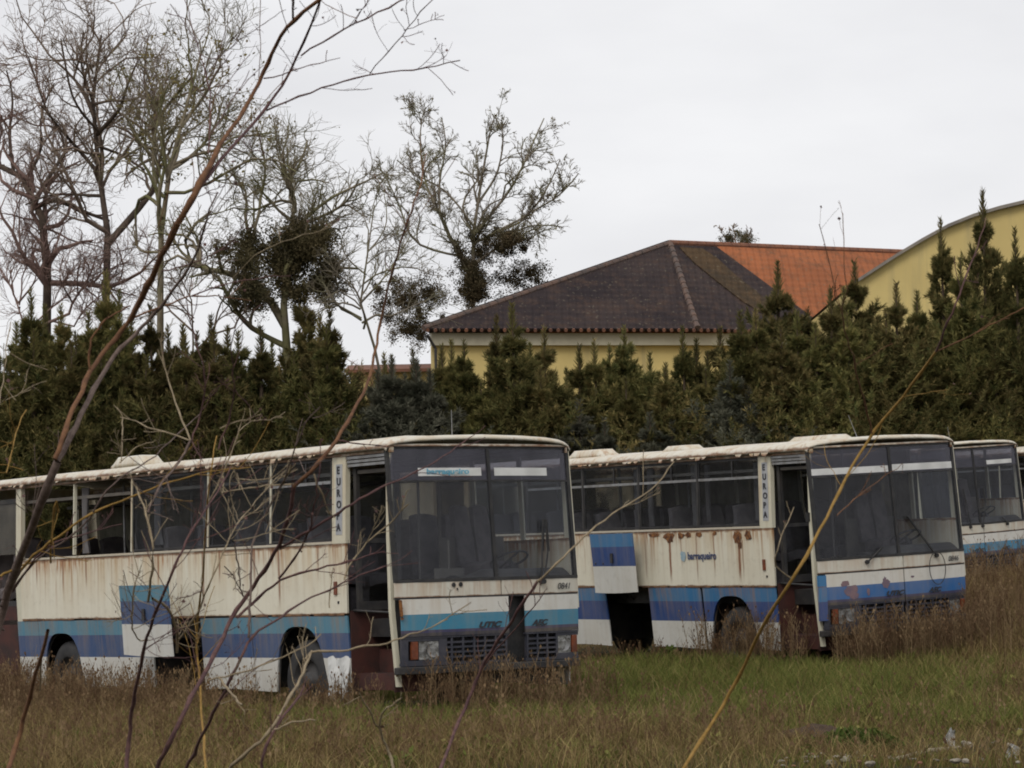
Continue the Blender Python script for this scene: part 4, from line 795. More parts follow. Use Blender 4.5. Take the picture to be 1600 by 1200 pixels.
    if ivy:
        C_ = []
        for (u, v, ru, rv, n) in ivy:
            n = int(n*4.2)
            # uneven clump built from small sub-clumps
            sub = int(n/170); a = rng.normal(0, 1, (sub, 3)); a /= np.linalg.norm(a, axis=1)[:, None]; a *= rng.random((sub, 1))**.6*1.6
            cen = np.array(at(u, v, Yd)-O_); TP = np.concatenate(TW); e_ = ((TP[:, 0]-cen[0])/(ru/PX*1.35))**2+((TP[:, 2]-cen[2])/(rv/PX*1.35))**2; CN = TP[e_ < 1]; S_ = cen+a*np.array([ru/PX, min(ru, rv)/PX, rv/PX])
            if len(CN) > 8: kk = rng.random(sub) < .8; S_[kk] = CN[rng.integers(0, len(CN), kk.sum())]+rng.normal(0, .12, (kk.sum(), 3))-np.array([0, 0, .08])
            pi = (sub*rng.random(n)**1.5).astype(int); C_.append(S_[pi]+rng.normal(0, 1, (n, 3))*(.05+.13*rng.random(sub))[pi][:, None])
        C_ = np.concatenate(C_); n = len(C_); d1 = rng.normal(0, 1, (n, 3)); d1 /= np.linalg.norm(d1, axis=1)[:, None]; d2 = np.cross(d1, rng.normal(0, 1, (n, 3))); d2 /= np.linalg.norm(d2, axis=1)[:, None]; s = .014+.024*rng.random((n, 1))
        link('ivy_foliage', npmesh('ivy', np.stack([C_-d1*s, C_+d2*s*.7, C_+d1*s, C_-d2*s*.7], 1).reshape(-1, 3), np.arange(n*4).reshape(-1, 4)), IVY, root)
    tag(root, label, 'bare tree', 'leafless trees behind the hedge'); return root
BKT = bark('dark_tree_bark', (.065, .048, .038), (.12, .09, .068), 3)
BK1 = bark('grey_brown_bark', (.17, .125, .095), (.26, .2, .155), 3); BK2 = bark('mossy_bark', (.15, .125, .085), (.24, .2, .14), 3, (.13, .13, .045)); BK3 = bark('pale_bark', (.15, .125, .095), (.24, .205, .155), 3, (.18, .17, .09)); BK4 = bark('reddish_twigs', (.19, .125, .11), (.27, .18, .15), 3)
IVY = foliage('ivy_leaf', (.06, .052, .026), (.09, .07, .036), (.15, .11, .06), .2, .05); OL = foliage('withered_leaf', (.2, .17, .07), (.22, .19, .07), (.13, .09, .04), .3, .05)
bare_tree('bare_tree', 75, [((72, 560), (74, 458), (75, 396), (62, 312), (46, 275), (20, 260), (-20, 250), 13, 7), ((66, 330), (90, 312), (125, 330), (170, 345), 7, 4), ((20, 260), (10, 210), (22, 150), (10, 110), 5, 2), ((46, 275), (70, 240), (60, 180), (85, 130), 5, 2), ((62, 312), (95, 250), (120, 240), (75, 180), (45, 90), 5, 2), ((-10, 250), (-30, 180), (-15, 100), 6, 2)],
    'leafless tree at the far left with its trunk bending to the left', BKT, 21, (9, 5, 4, 2), twig_m=BK4)
bare_tree('bare_tree', 73, [((165, 560), (166, 417), (172, 330), (162, 295), (146, 267), (154, 221), (158, 200), (144, 179), (140, 125), (158, 55), 14, 3), ((158, 200), (183, 167), (195, 130), (217, 92), 6, 2), ((175, 375), (208, 333), (242, 287), (250, 262), (235, 225), (237, 200), (258, 165), (300, 120), 10, 3), ((146, 267), (120, 230), (100, 210), (65, 165), 6, 2), ((162, 295), (130, 300), (75, 300), (40, 320), 5, 2), ((150, 200), (110, 160), (100, 100), (95, 60), 4, 2), ((155, 221), (190, 240), (225, 265), 4, 3), ((140, 150), (120, 100), (130, 50), 4, 2)],
    'tall leafless tree forking above the hedge, second from the left', BKT, 22, (9, 5, 4, 2), twig_m=BK1)
bare_tree('bare_tree', 71, [((250, 560), (250, 495), (252, 375), (250, 340), (262, 270), (270, 240), (287, 187), (300, 125), (315, 80), 11, 3), ((252, 350), (246, 300), (240, 240), (250, 180), (262, 130), 6, 2), ((240, 330), (225, 300), (212, 330), (215, 385), 5, 2), ((262, 270), (300, 250), (335, 210), (350, 150), 5, 2), ((280, 200), (320, 150), (345, 100), 5, 2), ((250, 400), (215, 395), (210, 360), 4, 2)],
    'leafless tree with olive withered leaves clinging to its upper twigs', BK2, 23, (7, 5, 4, 2), leaves=(2300, OL, 300, 190, 2.4))
bare_tree('bare_tree', 70, [((452, 600), (445, 500), (440, 430), (462, 370), (470, 340), (460, 310), (435, 280), (440, 240), 15, 3), ((440, 510), (415, 460), (385, 432), (340, 425), (300, 415), (285, 395), (290, 360), (330, 330), 11, 3), ((380, 430), (400, 380), (380, 350), (390, 300), (360, 270), 7, 2), ((470, 350), (520, 330), (550, 310), (560, 280), 5, 2), ((435, 540), (400, 520), (370, 490), (340, 430), 8, 4), ((455, 380), (500, 370), (520, 350), 4, 2), ((440, 300), (470, 260), (480, 220), 4, 2), ((410, 400), (400, 330), (420, 260), (400, 200), 5, 2)],
    'leafless tree with brown ivy masses on its leaning trunk, left of centre', BK2, 24, (9, 5, 4, 2), ivy=[(440, 375, 50, 22, 4200), (400, 390, 35, 20, 2200), (440, 420, 40, 35, 3200), (505, 440, 26, 28, 2000), (415, 460, 28, 14, 1100)])
bare_tree('bare_tree', 70.5, [((600, 600), (587, 537), (558, 504), (565, 460), (571, 433), (577, 392), (572, 360), (585, 320), 8, 2), ((558, 504), (530, 480), (510, 460), (500, 420), 5, 2), ((571, 433), (545, 410), (530, 380), (545, 350), 3, 1.5), ((565, 480), (600, 440), (625, 400), (640, 370), 4, 2), ((575, 400), (610, 360), (600, 300), 3, 1.5)],
    'small crooked leafless tree in the gap between the ivy clad trees', BK3, 25, (7, 4, 4, 2), twig_m=BK3)
bare_tree('bare_tree', 97, [((745, 600), (737, 483), (741, 379), (735, 340), (755, 280), (765, 210), 13, 3), ((738, 420), (717, 412), (683, 325), (660, 283), (655, 200), (660, 180), 6, 2), ((717, 412), (680, 400), (640, 375), (628, 330), (600, 270), 5, 2), ((690, 345), (685, 290), (700, 230), (690, 185), 5, 2), ((735, 370), (720, 330), (730, 300), (750, 285), (745, 240), 5, 2), ((745, 370), (804, 292), (830, 230), (850, 185), 6, 2), ((765, 385), (830, 330), (870, 315), (904, 271), 5, 2), ((770, 390), (800, 365), (850, 310), (875, 250), 5, 2), ((750, 330), (780, 270), (790, 200), (775, 185), 5, 2), ((740, 360), (700, 300), (640, 270), (620, 250), 4, 2), ((780, 380), (830, 350), (880, 355), 4, 2)],
    'broad vase shaped leafless tree with ivy clad base rising left of the dark roof', BK3, 26, (12, 7, 4, 2), lf=(.28, .5, .55, .6), ang=.6, leaves=(500, OL), ivy=[(785, 405, 38, 30, 3600), (640, 470, 42, 32, 3600), (735, 410, 20, 40, 1500), (640, 515, 24, 20, 1200), (740, 450, 70, 25, 3000), (830, 430, 28, 20, 1200)], up=.1, twig_m=BK3, tw=.0075)
bare_tree('bare_shrub', 74, [((40, 520), (30, 470), (5, 430), (-10, 400), 6, 2), ((30, 470), (60, 430), (50, 400), 4, 2), ((100, 540), (110, 470), (140, 440), (150, 400), 7, 2), ((110, 470), (90, 430), (100, 400), 4, 2), ((40, 520), (80, 480), (120, 450), 4, 2), ((100, 540), (130, 480), (160, 460), 4, 2)], 'dense reddish twiggy thicket between the two leftmost trunks', BK4, 27, (9, 7, 6), lf=(.75, .6, .6), twig_m=BK4)
bare_tree('bare_shrub', 74, [((300, 560), (305, 480), (290, 440), (270, 410), 6, 2), ((330, 560), (340, 470), (370, 440), 5, 2), ((290, 520), (250, 460), (220, 430), 4, 2), ((350, 540), (380, 480), (390, 450), 4, 2)], 'twiggy thicket beneath the third and fourth leafless trees', BK1, 28, (8, 7, 5), lf=(.75, .6, .6))
bare_tree('distant_tree', 120, [((1150, 400), (1150, 372), (1148, 360), 5, 2), ((1150, 385), (1135, 370), (1125, 362), 2, 1), ((1150, 385), (1165, 372), (1172, 365), 2, 1)], 'small dark treetop showing behind the ridge of the orange roof', BK1, 29, (5, 4, 3), ivy=[(1150, 371, 20, 9, 900)], tw=.02)
# ------------------------------------------------------------------ houses
def plaster(name, a, b, c_):
    t = NT(name); o = t.obj(); c = t.mix(t.rng(t.noise(o, .5, 5, .6), .35, .65), a, b); st = t.rng(t.noise(o, 1, 5, .6, sc=(1.6, 1.6, .12)), .5, .72); c = t.mix(t.math('MULTIPLY', st, .55), c, c_)
    return t.pbr(c, .9, 0, t.bump(t.noise(o, 4, 5), .1, .02))
STY = plaster('yellow_plaster', (.64, .5, .2), (.56, .43, .17), (.3, .25, .14)); STP = mottled('pale_eaves_plaster', (.5, .46, .34), (.42, .38, .28), .8, .9, .05)
def tiles(name, c1, c2, c3, moss=0):
    t = NT(name); o = t.obj(); w = t.n('TexWave', wave_type='BANDS', bands_direction='X'); w.inputs['Scale'].default_value = 1.35; w.inputs['Distortion'].default_value = .6; w.inputs['Detail'].default_value = 1; t.l(o, w.inputs[0])
    w2 = t.n('TexWave', wave_type='BANDS', bands_direction='Z'); w2.inputs['Scale'].default_value = 1.6; w2.inputs['Distortion'].default_value = .8; t.l(o, w2.inputs[0])
    n = t.noise(o, .5, 6, .65); n2 = t.noise(o, 2.2, 6, .75); c = t.mix(t.rng(n, .35, .65), c1, c2); c = t.mix(t.math('MULTIPLY', t.rng(n2, .45, .7), .75), c, c3); c = t.mix(t.math('MULTIPLY', t.rng(t.noise(o, 9, 3, .6, off=(3, 1, 2)), .62, .7), .6), c, (.16, .14, .1))
    hgt = t.math('ADD', w.outputs['Fac'], t.math('MULTIPLY', w2.outputs['Fac'], .5)); return t.pbr(c, .9, 0, t.bump(hgt, .65, .06), .1)
TD = tiles('dark_weathered_tiles', (.028, .022, .024), (.045, .034, .033), (.07, .045, .035)); TO = tiles('orange_tiles', (.33, .115, .05), (.25, .09, .042), (.15, .075, .042)); TM = tiles('mossy_tiles', (.075, .048, .026), (.045, .034, .024), (.1, .062, .034))
TRID = mottled('ridge_tile', (.07, .055, .05), (.13, .08, .06), 3, .9, .4); TRO = mottled('orange_ridge_tile', (.2, .085, .045), (.13, .06, .04), 3, .9, .4)
def uz(u, v, z):   # point of pixel (u,v) lying at height z
    return atz(u, v, z)
E_Z = 9.1
L_, C_, R_ = uz(662, 513, E_Z), uz(1090, 513, E_Z), uz(1250, 517, E_Z)
A_ = at(1047, 380, C_.y+4.5); RE = Vector(at(1440, 391, C_.y+9)); RE.z = A_.z
house = empty('house', (C_.x, C_.y, float(terr(C_.x, C_.y)))); HO = Vector(house.location)
def poly(name, pts, mat, parent, th=.12, o=HO):
    P = [Vector(p)-o for p in pts]; n = (P[1]-P[0]).cross(P[2]-P[0]).normalized()
    if n.y > 0: n = -n
    mb = MB(); k = len(P); mb.add(P+[p-n*th for p in P], [tuple(range(k)), tuple(range(k, 2*k))[::-1]]+[(i, (i+1) % k, k+(i+1) % k, k+i) for i in range(k)]); return mb.build(name, mat, parent)
def on(p, q, f): return p.lerp(q, f)
rf = poly('roof', [L_, C_, A_], TD, house)
# right slope: dark strip near the hip, mossy band, new orange tiles beyond
top1, top2 = on(A_, RE, .17), on(A_, RE, .03); Rb = uz(1300, 518, E_Z)
poly('roof', [C_, Rb, top1+ (Rb-top1)*0, A_], TD, house)
def onp(u, v, a, b, c, off=0.):
    nn_ = (b-a).cross(c-a).normalized(); nn_ = nn_ if nn_.y < 0 else -nn_; r_ = ray(u, v); o_ = Vector((0, 0, CAMH)); return o_+r_*((a+nn_*off-o_).dot(nn_)/r_.dot(nn_))
n_ = (Rb-C_).cross(A_-C_).normalized(); n_ = n_ if n_.y < 0 else -n_
poly('moss_band', [onp(u_, v_, C_, Rb, A_, .035) for u_, v_ in ((1062, 386), (1098, 388), (1122, 404), (1150, 430), (1196, 466), (1212, 486), (1196, 492), (1160, 470), (1122, 440), (1085, 410))], TM, house, .03)
poly('orange_roof', [top1, Rb, on(Rb, RE, .0)+Vector((9, 3, 0)), RE], TO, house)
back = A_+Vector((1.5, 9, 0)); bb = Vector((L_.x+1, L_.y+16, E_Z)); br_ = Vector((RE.x+2, RE.y+12, E_Z))
poly('roof', [L_, bb, A_], TD, house); poly('roof', [A_, bb, br_, RE], TO, house)
def ridge(p, q, mat, r, step=.33, name='ridge_tiles'):
    mb = MB(); d = q-p; n = int(d.length/step)
    for i in range(n):
        a = p+d*(i/n); b = p+d*((i+1.12)/n); mb.tube([a-HO, b-HO], [r*1.12, r*.88], 8)
    o = mb.build(name, mat, house); return o
ridge(L_, A_, TRID, .09); ridge(C_, A_, TRID, .10); ridge(A_, RE, TRO, .1)
dn = Vector((0, 0, -1))
def wall(p, q, z1, z0, mat, name='wall', back=.3, inset=.0):
    d = (q-p); nn = Vector((-d.y, d.x, 0)).normalized(); nn = nn if nn.y > 0 else -nn; a, b = p+nn*inset, q+nn*inset; mb = MB()
    P = [Vector((a.x, a.y, z0)), Vector((b.x, b.y, z0)), Vector((b.x, b.y, z1)), Vector((a.x, a.y, z1))]; P2 = [v_+nn*back for v_ in P]
    mb.add([v_-HO for v_ in P+P2], [(0, 1, 2, 3), (7, 6, 5, 4), (0, 4, 5, 1), (1, 5, 6, 2), (2, 6, 7, 3), (3, 7, 4, 0)]); return mb.build(name, mat, house)
Rf = Rb+Vector((9, 3, 0))
wall(L_+Vector((.3, .3, 0)), C_+Vector((-.05, .3, 0)), E_Z-.5, 0, STY, inset=.25); wall(L_+Vector((.25, .25, 0)), C_+Vector((0, .25, 0)), E_Z-.12, E_Z-.5, STP, 'cornice', inset=.08)
wall(C_+Vector((0, .3, 0)), Rf, E_Z-.5, 0, STY, inset=.25); wall(C_+Vector((.0, .26, 0)), Rf, E_Z-.12, E_Z-.5, STP, 'cornice', inset=.08)
for (a, b) in ((L_, C_), (C_, Rb)):
    mb = MB(); d = b-a; nn = int(d.length/.24)
    for i in range(nn):
        p0 = a+d*((i+.5)/nn)-HO; mb.tube([p0+Vector((0, -.06, -.07)), p0+Vector((0, .3, .03))], [.06, .06], 6)
    mb.build('eaves_tiles', TRO, house)
mb = MB(); p0 = L_-HO; mb.tube([p0+Vector((.1, .1, -.2)), p0+Vector((.35, .3, -.6)), p0+Vector((.35, .3, -9))], .05, 6); mb.build('downpipe', DARK, house)
tag(house, 'yellow walled house with a dark weathered hip roof running into orange tiles', 'house')
# arched hall
HY = 77
pts = [(1340, 441), (1400, 402), (1440, 378), (1480, 356), (1520, 340), (1560, 328), (1600, 318.5), (1650, 309), (1710, 302), (1790, 300), (1870, 306), (1950, 320), (2030, 342), (2110, 375), (2180, 412), (2230, 445)]
P = [at(u, v, HY) for u, v in pts]; hall = empty('arched_hall', (P[8].x, HY, float(terr(P[8].x, HY)))); HH = Vector(hall.location)
mb = MB(); k = len(P); F = [Vector((P[0].x, HY, 0))]+P+[Vector((P[-1].x, HY, 0))]; n = len(F); F2 = [f+Vector((.0, .4, 0)) for f in F]
mb.add([f-HH for f in F+F2], [tuple(range(n)), tuple(range(n, 2*n))[::-1]]+[(i, (i+1) % n, n+(i+1) % n, n+i) for i in range(n)]); mb.build('gable_wall', STY, hall)
mb = MB()
for i in range(k-1):
    a, b = P[i]-HH, P[i+1]-HH; q = [a+Vector((0, -.18, .0)), b+Vector((0, -.18, .0)), b+Vector((0, -.18, .09)), a+Vector((0, -.18, .09))]
    q2 = [w_+Vector((0, 22, 0)) for w_ in q]; mb.add(q+q2, [(0, 1, 2, 3), (7, 6, 5, 4), (0, 4, 5, 1), (2, 6, 7, 3)])
mb.build('curved_roof', mottled('fibre_cement_roof', (.26, .23, .19), (.18, .16, .14), 2, .9), hall)
mb = MB(); mb.box(P[0].x-HH.x, P[0].x-HH.x+.3, .4, 22, -HH.z, P[0].z-HH.z); mb.build('side_wall', STY, hall); mb = MB(); mb.box(P[-1].x-HH.x-.3, P[-1].x-HH.x, .4, 22, -HH.z, P[-1].z-HH.z); mb.build('side_wall', STY, hall)
tag(hall, 'large yellow hall with a curved roof edge behind the hedge at the right', 'hall')
# low outbuilding in the gap left of the house
SY_ = 95; a, b = at(548, 588, SY_), at(667, 575, SY_); sh = empty('outbuilding', (a.x, SY_, float(terr(a.x, SY_)))); so_ = Vector(sh.location)
mb = MB(); mb.box(0, b.x-a.x, 0, 5, 0, a.z-so_.z+.2); mb.build('wall', STY, sh)
mb = MB(); w_ = b.x-a.x; h_ = a.z-so_.z+.2; mb.add([(-.2, -.3, h_), (w_+.2, -.3, h_), (w_+.2, 2.5, h_+.35), (-.2, 2.5, h_+.35), (-.2, 5.3, h_), (w_+.2, 5.3, h_), (-.2, -.3, h_-.1), (w_+.2, -.3, h_-.1)], [(0, 1, 2, 3), (3, 2, 5, 4), (6, 7, 1, 0), (0, 3, 4), (1, 5, 2)]); mb.build('roof', TRO, sh)
tag(sh, 'low building with orange tiles glimpsed in the hedge gap left of the house', 'building')
# ------------------------------------------------------------------ leafless shrubs close to the camera
STG = bark('grey_brown_stem', (.10, .07, .06), (.17, .125, .105), 40); STR = bark('purple_brown_stem', (.075, .04, .042), (.13, .07, .062), 40); STO = bark('ochre_stem', (.2, .12, .03), (.28, .17, .05), 40); STPALE = bark('pale_dry_stem', (.2, .155, .1), (.3, .24, .155), 40); STB = bark('orange_brown_stem', (.11, .055, .032), (.18, .09, .045), 40)
def near_plant(name, d0, stems, label, seed, cat='shrub', twigs=1., rng_amp=.35, hang=True):
    rng = np.random.default_rng(seed)
    def dep(u, v): return d0+rng_amp*(math.sin(u*.009+v*.006+seed)+.6*math.sin(v*.013-u*.004+seed*1.7))
    st0 = stems[0][0]; lo = max(st0, key=lambda p: p[1]); rp = at(lo[0], lo[1], dep(lo[0], lo[1])); gx, gy = rp.x-(.08 if seed % 2 else -.05), rp.y
    root = empty(name, (gx, gy, float(terr(gx, gy)))); O_ = Vector(root.location); first = True; AP, AR, AM = [], [], []
    for (pts, w0, w1, mat) in stems:
        k = max(6, len(pts)*3); px = smooth_px([(p[0], p[1]) for p in pts], k); W3 = np.array([list(at(q[0], q[1], dep(q[0], q[1]))-O_) for q in px])
        W3 += rng.normal(0, .0012, W3.shape); w0, w1 = (w0*.7, w1*.8) if seed == 1 else (w0, w1)
        R = np.linspace(w0, w1, k)*d0/FPX/2; n_seg = k
        for j in range(3, k-2, 5): R[j] *= 1.25        # buds and nodes
        if first or pts[0][1] > 1190:
            e = W3[0]; gnd = np.array([[e[0]*.2, e[1]*.2, -.05], [e[0]*.5+0.02, e[1]*.5, e[2]*.45], [e[0]*.85, e[1]*.9, e[2]*.85]]); W3 = np.vstack([gnd, W3]); R = np.r_[R[0]*1.35, R[0]*1.2, R[0]*1.08, R]
        V, Q = tubes(W3[None], R[None], 8); link('stem' if w0 > 4.5 else 'twig', npmesh('stem', V, Q, smooth=True), mat, root)
        AP.append(resample(W3[-k:], 8)); AR.append(np.linspace(w0, w1, 8)*d0/FPX/2); AM.append(mat); first = False
    if twigs:
        for mat in {m.name: m for m in AM}.values():
            P_ = np.array([p for p, m in zip(AP, AM) if m == mat]); R_ = np.array([r for r, m in zip(AR, AM) if m == mat])
            a, ra = kids(P_, R_, max(1, int(5*twigs)), .24, .8, rng, 7, .25, .3, .45, .06); ra = np.clip(ra, .3*d0/FPX, .6*d0/FPX); ln = np.linalg.norm(a[:, -1]-a[:, 0], axis=1); a = a[ln < .35]; ra = ra[ln < .35]
            if not len(a): continue
            b, rb = kids(a, ra, 2, .4, .8, rng, 5, .3, .2, .6, .1); rb = np.full(rb.shape, .27*d0/FPX)
            Va, Qa = tubes(a, ra, 4); Vb, Qb = tubes(b, rb, 3)
            link('crown', npmesh('twigs', np.vstack([Va, Vb]), np.vstack([Qa, Qb+len(Va)])), mat, root)
            if hang and rng.random() < .8:
                E_ = b[rng.random(len(b)) < .35, -1]; n = len(E_)
                if n:
                    s = .0022+.0025*rng.random((n, 1)); d1 = rng.normal(0, 1, (n, 3)); d2 = np.cross(d1, rng.normal(0, 1, (n, 3))); d1 /= np.linalg.norm(d1, axis=1)[:, None]; d2 /= np.linalg.norm(d2, axis=1)[:, None]
                    link('leaves', npmesh('seeds', np.stack([E_-d1*s, E_+d2*s, E_+d1*s, E_-d2*s], 1).reshape(-1, 3), np.arange(4*n).reshape(-1, 4)), STR, root)  # small seed pods at the twig ends, not leaves
    tag(root, label, cat, 'leafless shrubs close to the camera')
T = lambda *p: list(p)
near_plant('bare_shrub', 6.0, [
    (T((-30, 1240), (-15, 1010), (6, 944), (16, 910), (40, 850), (66, 780), (90, 720)), 22, 15, STG),
    (T((90, 720), (116, 672), (140, 618), (174, 560), (200, 530), (230, 505), (260, 465), (290, 430), (308, 396), (322, 340), (340, 300)), 13, 3, STG),
    (T((86, 718), (100, 680), (112, 644), (140, 578), (156, 560), (185, 522), (206, 496), (230, 448), (260, 384), (300, 310), (325, 260), (350, 215), (385, 165), (415, 110), (430, 65), (460, 28), (500, 0), (525, -20)), 11, 7, STB),
    (T((206, 496), (230, 448), (260, 384), (300, 310), (325, 260), (345, 225)), 14, 11, STB),
    (T((289, 335), (330, 262), (416, 172), (469, 86), (500, 0), (510, -30)), 8, 4, STR), (T((416, 172), (465, 152), (520, 132), (577, 115), (667, 107), (718, 94)), 4.5, 2.4, STR), (T((577, 115), (632, 49), (675, 0), (690, -15)), 2.4, 1.8, STR), (T((632, 49), (665, 35), (694, 24)), 1.8, 1.2, STR), (T((469, 87), (551, 37), (630, 0), (660, -15)), 4, 3, STR), (T((551, 37), (576, 0)), 2, 1.5, STR),
    (T((412, 124), (469, 107), (529, 90)), 3.2, 1.3, STR), (T((458, 28), (458, -10)), 5, 4, STG),
    (T((326, 240), (330, 176), (326, 124), (311, 83), (290, 0), (286, -15)), 3.4, 1.5, STR), (T((311, 83), (336, 97), (354, 79), (382, 56), (420, 32), (446, 15)), 2, 1.2, STR), (T((330, 210), (375, 135), (412, 101)), 2.4, 1.2, STR), (T((347, 223), (375, 238), (412, 232)), 1.8, 1, STR), (T((311, 307), (330, 298), (349, 292)), 2.2, 1.2, STR),
    (T((200, 500), (250, 480), (300, 462), (340, 462), (392, 470)), 5, 1.6, STB), (T((300, 462), (360, 440), (400, 434), (454, 431)), 3.5, 1.5, STR), (T((254, 424), (310, 408), (356, 388), (382, 350), (388, 330)), 3, 1.6, STR), (T((364, 434), (412, 385), (470, 370), (520, 354)), 2, 1.3, STPALE),
    (T((140, 578), (138, 560), (142, 527), (160, 500), (206, 475)), 5, 3, STB),
    (T((4, 950), (20, 905), (56, 864), (116, 820), (144, 798), (200, 778), (246, 760), (280, 748), (330, 735), (392, 730)), 7, 2.2, STO),
    (T((16, 926), (52, 876), (112, 840), (144, 806), (160, 776), (180, 744), (216, 734), (270, 688), (312, 646)), 5, 2, STG),
    (T((20, 926), (48, 880), (75, 850), (130, 835), (190, 820)), 5, 1.5, STR), (T((0, 900), (30, 885), (60, 878)), 6, 3, STO), (T((90, 800), (86, 760), (78, 880)), 5, 4, STO), (T((12, 950), (-20, 940), (-40, 925)), 5, 3, STG), (T((6, 985), (-20, 960)), 5, 3, STG), (T((15, 520), (18, 480), (5, 600), (-10, 660)), 2, 2, STPALE), (T((10, 625), (45, 605), (72, 595)), 2, 1.2, STPALE)],
    'tallest leafless shrub at the left, with a thick forked stem crossing to the upper edge', 1, twigs=1.)
near_plant('bare_shrub', 6.8, [
    (T((244, 1205), (270, 1150), (294, 1100), (326, 1040), (348, 1000), (370, 950), (400, 912), (438, 854), (446, 820), (454, 800), (460, 760)), 6.8, 5.8, STR),
    (T((460, 760), (472, 750), (500, 720), (526, 688), (556, 636), (578, 596), (584, 560), (596, 496), (612, 425), (633, 354), (654, 304), (665, 238)), 6, 1.8, STB),
    (T((618, 410), (628, 372), (642, 330), (656, 300)), 2, 1.2, STR), (T((612, 425), (600, 405), (604, 395)), 1.6, 1, STR),
    (T((438, 856), (460, 844), (480, 830), (512, 812), (550, 788), (603, 755), (647, 741), (709, 704), (735, 682)), 4.5, 1.6, STR),
    (T((370, 964), (420, 920), (436, 904), (480, 892), (538, 880), (600, 862)), 4.5, 2, STR), (T((436, 902), (456, 878), (474, 852), (486, 820), (496, 764), (502, 715)), 3.5, 1.6, STR),
    (T((460, 757), (400, 760), (346, 770)), 2.6, 2, STPALE), (T((372, 748), (424, 752), (450, 725)), 2, 1.4, STPALE), (T((526, 688), (560, 692), (610, 700)), 2.2, 1.2, STR), (T((490, 740), (498, 760), (516, 804)), 2.6, 2, STPALE)],
    'slender orange brown shrub stem curving up from lower left to the centre sky', 2, twigs=1.)
near_plant('bare_shrub', 6.4, [
    (T((285, 1215), (310, 1160), (332, 1116), (356, 1074), (378, 1026), (388, 996), (400, 988), (430, 970), (460, 946), (520, 920), (538, 908), (600, 885)), 5.6, 2.2, STR),
    (T((388, 998), (390, 950), (392, 900), (392, 846), (400, 836), (416, 800), (438, 762), (450, 732), (464, 692), (484, 648), (502, 634)), 4, 1.6, STG), (T((484, 648), (484, 630)), 1.6, 1, STPALE), (T((440, 762), (456, 728)), 2.5, 1.5, STPALE),
    (T((538, 905), (540, 888), (574, 846), (600, 826), (639, 788)), 3, 2.2, STPALE), (T((574, 846), (590, 810), (600, 790)), 1.8, 1.2, STPALE), (T((514, 950), (516, 920), (520, 890)), 2, 1.5, STPALE)],
    'purple brown branching stem rising before the front wheel arch of the nearest bus', 3, twigs=1.2)
near_plant('bare_shrub', 6.1, [
    (T((196, 1215), (204, 1120), (214, 1064), (224, 1020), (232, 983), (248, 940), (264, 910), (280, 868), (306, 818), (336, 776), (348, 757), (360, 730)), 7, 2, STR),
    (T((280, 1000), (306, 962), (316, 940), (334, 896), (348, 864), (360, 840), (368, 820), (420, 760), (440, 740)), 3, 1.6, STPALE), (T((238, 935), (264, 948), (278, 990), (276, 1018)), 4, 4, STPALE),
    (T((232, 940), (242, 864), (228, 802), (212, 760)), 4, 2.2, STPALE), (T((366, 850), (372, 880), (374, 916), (380, 935)), 2.4, 1.6, STG), (T((364, 846), (400, 838), (440, 826), (460, 826)), 2, 1.2, STPALE), (T((298, 688), (266, 612), (254, 560), (250, 520), (253, 470)), 3, 1.6, STPALE), (T((298, 688), (190, 652)), 2.6, 1.6, STPALE), (T((298, 688), (280, 724), (250, 756), (230, 800)), 3.4, 3, STG), (T((298, 688), (318, 720)), 2, 1, STR),
    (T((192, 652), (192, 700), (188, 720)), 2, 1.6, STPALE), (T((300, 690), (312, 650), (322, 610), (318, 570), (300, 520), (292, 470)), 2.6, 1.6, STR), (T((318, 640), (338, 605), (360, 590)), 1.8, 1.2, STR), (T((340, 700), (360, 655), (368, 600), (358, 545), (372, 500)), 2.4, 1.4, STR), (T((345, 670), (372, 655), (410, 658), (440, 650)), 2, 1.3, STPALE), (T((368, 610), (395, 640), (402, 660)), 1.8, 1.2, STR), (T((40, 640), (20, 690), (10, 740)), 2, 2, STO), (T((188, 722), (215, 695), (245, 688)), 1.8, 1.2, STPALE), (T((350, 884), (366, 900), (378, 930)), 1.8, 1.2, STG), (T((280, 935), (300, 930), (316, 922)), 1.8, 1.2, STG),
    (T((230, 1000), (214, 1010), (205, 975), (208, 915), (220, 890)), 2.2, 1.2, STPALE)],
    'purple stem with many thin pale offshoots in front of the raised cyan striped flap', 4, twigs=1.6)
near_plant('bare_shrub', 7.2, [
    (T((322, 1215), (312, 1056), (305, 1004), (310, 960), (318, 910), (320, 856), (323, 780), (330, 740), (338, 680)), 4.2, 2, STO), (T((323, 790), (350, 740), (365, 690), (380, 660), (400, 655)), 2, 1.2, STPALE)],
    'upright ochre stem in front of the open luggage bay of the nearest bus', 5, twigs=1.)
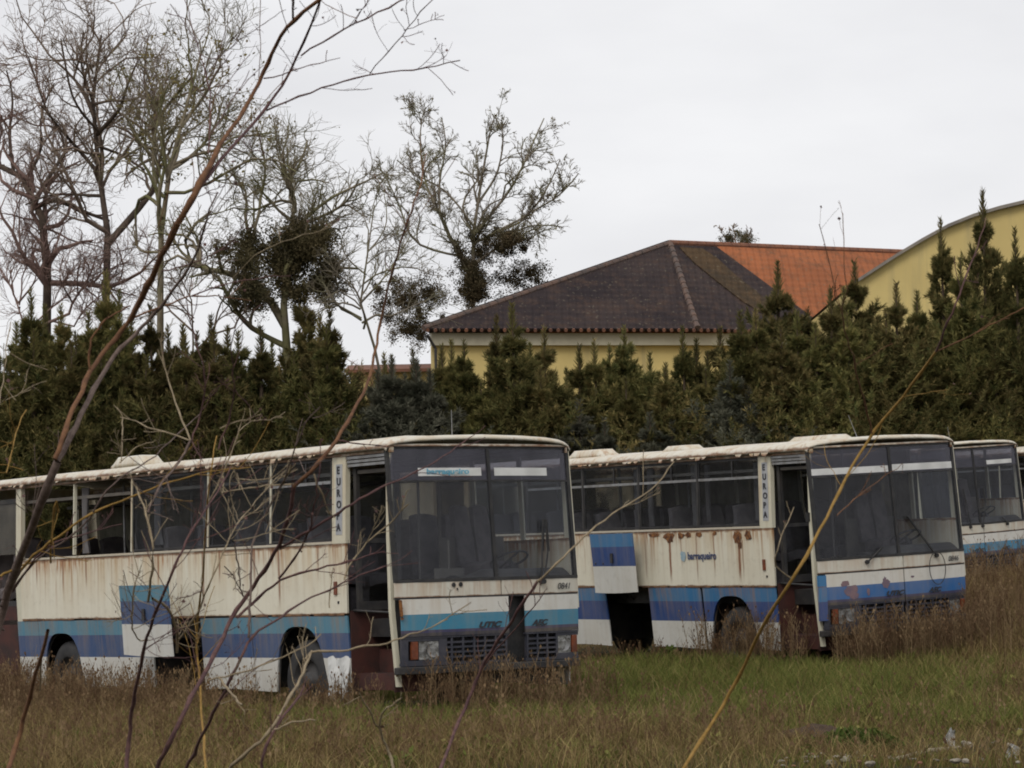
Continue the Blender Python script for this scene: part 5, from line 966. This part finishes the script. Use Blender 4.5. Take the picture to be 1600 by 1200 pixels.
near_plant('bare_shrub', 5.8, [
    (T((354, 1205), (384, 1176), (420, 1150), (432, 1128), (454, 1088), (478, 1044), (486, 1018)), 5.5, 3.5, STPALE), (T((408, 1205), (416, 1156), (452, 1108), (476, 1072)), 4.5, 3, STR), (T((428, 1140), (450, 1130), (492, 1124)), 3, 2, STPALE),
    (T((478, 1030), (478, 1014), (520, 1020), (548, 1016), (610, 1003), (672, 983), (705, 964), (735, 940)), 3.6, 1.6, STPALE), (T((326, 1062), (388, 1050), (440, 1026), (478, 1012), (502, 992)), 2.8, 2, STPALE), (T((340, 1058), (360, 1082), (378, 1102)), 3.5, 3, STPALE)],
    'pale forked weed stem at the bottom edge below the front wheel of the nearest bus', 6, 'weed', twigs=1.)
near_plant('bare_shrub', 5.5, [(T((5, 1225), (24, 1170), (36, 1130), (54, 1060), (76, 986)), 9, 5.5, STB), (T((66, 1020), (62, 1080)), 3, 2, STPALE)], 'thick dark brown broken stalk leaning at the lower left corner', 7, 'stalk', twigs=0)
near_plant('dry_stalk', 5.6, [(T((618, 1215), (616, 1198), (591, 1137), (595, 1109), (630, 1090)), 5, 2.6, STPALE), (T((591, 1137), (574, 1109), (560, 1080)), 3, 2, STPALE)], 'pale yellow forked dry stalk at the bottom edge left of centre', 8, 'stalk', twigs=.7)
near_plant('bare_shrub', 7.5, [(T((675, 1240), (690, 1200), (700, 1172), (714, 1133), (735, 1088), (756, 1035), (784, 993), (808, 955), (840, 909)), 5.5, 4.5, STR), (T((838, 911), (870, 882), (902, 847), (949, 806), (997, 782), (1035, 752), (1052, 720)), 3.6, 1.8, STPALE), (T((750, 1050), (775, 1015), (830, 955), (850, 925)), 2.5, 1.4, STR)],
    'thin dark stem crossing the front of the nearest bus towards the upper right', 9, twigs=.7)
near_plant('bare_shrub', 6.5, [
    (T((1060, 1215), (1075, 1187), (1110, 1135), (1145, 1078), (1200, 960), (1260, 870), (1300, 790), (1330, 730), (1362, 676), (1405, 630), (1440, 580), (1463, 548)), 6.5, 4.2, STO),
    (T((1463, 548), (1490, 480), (1505, 445), (1530, 380), (1542, 340)), 4, 1.4, STR), (T((1362, 676), (1345, 600), (1330, 550), (1315, 495), (1310, 475), (1325, 450)), 3.2, 1.5, STB), (T((1463, 549), (1490, 538), (1522, 523), (1560, 500), (1610, 478)), 2.6, 1.6, STB), (T((1307, 804), (1345, 771), (1370, 752), (1410, 725)), 2, 1, STB), (T((1310, 480), (1302, 455), (1308, 430)), 1.6, 1, STB), (T((1240, 905), (1205, 885), (1217, 850), (1240, 793)), 2.4, 1.4, STPALE)],
    'single ochre yellow stem slanting up across the second bus at the right', 10, twigs=.6)
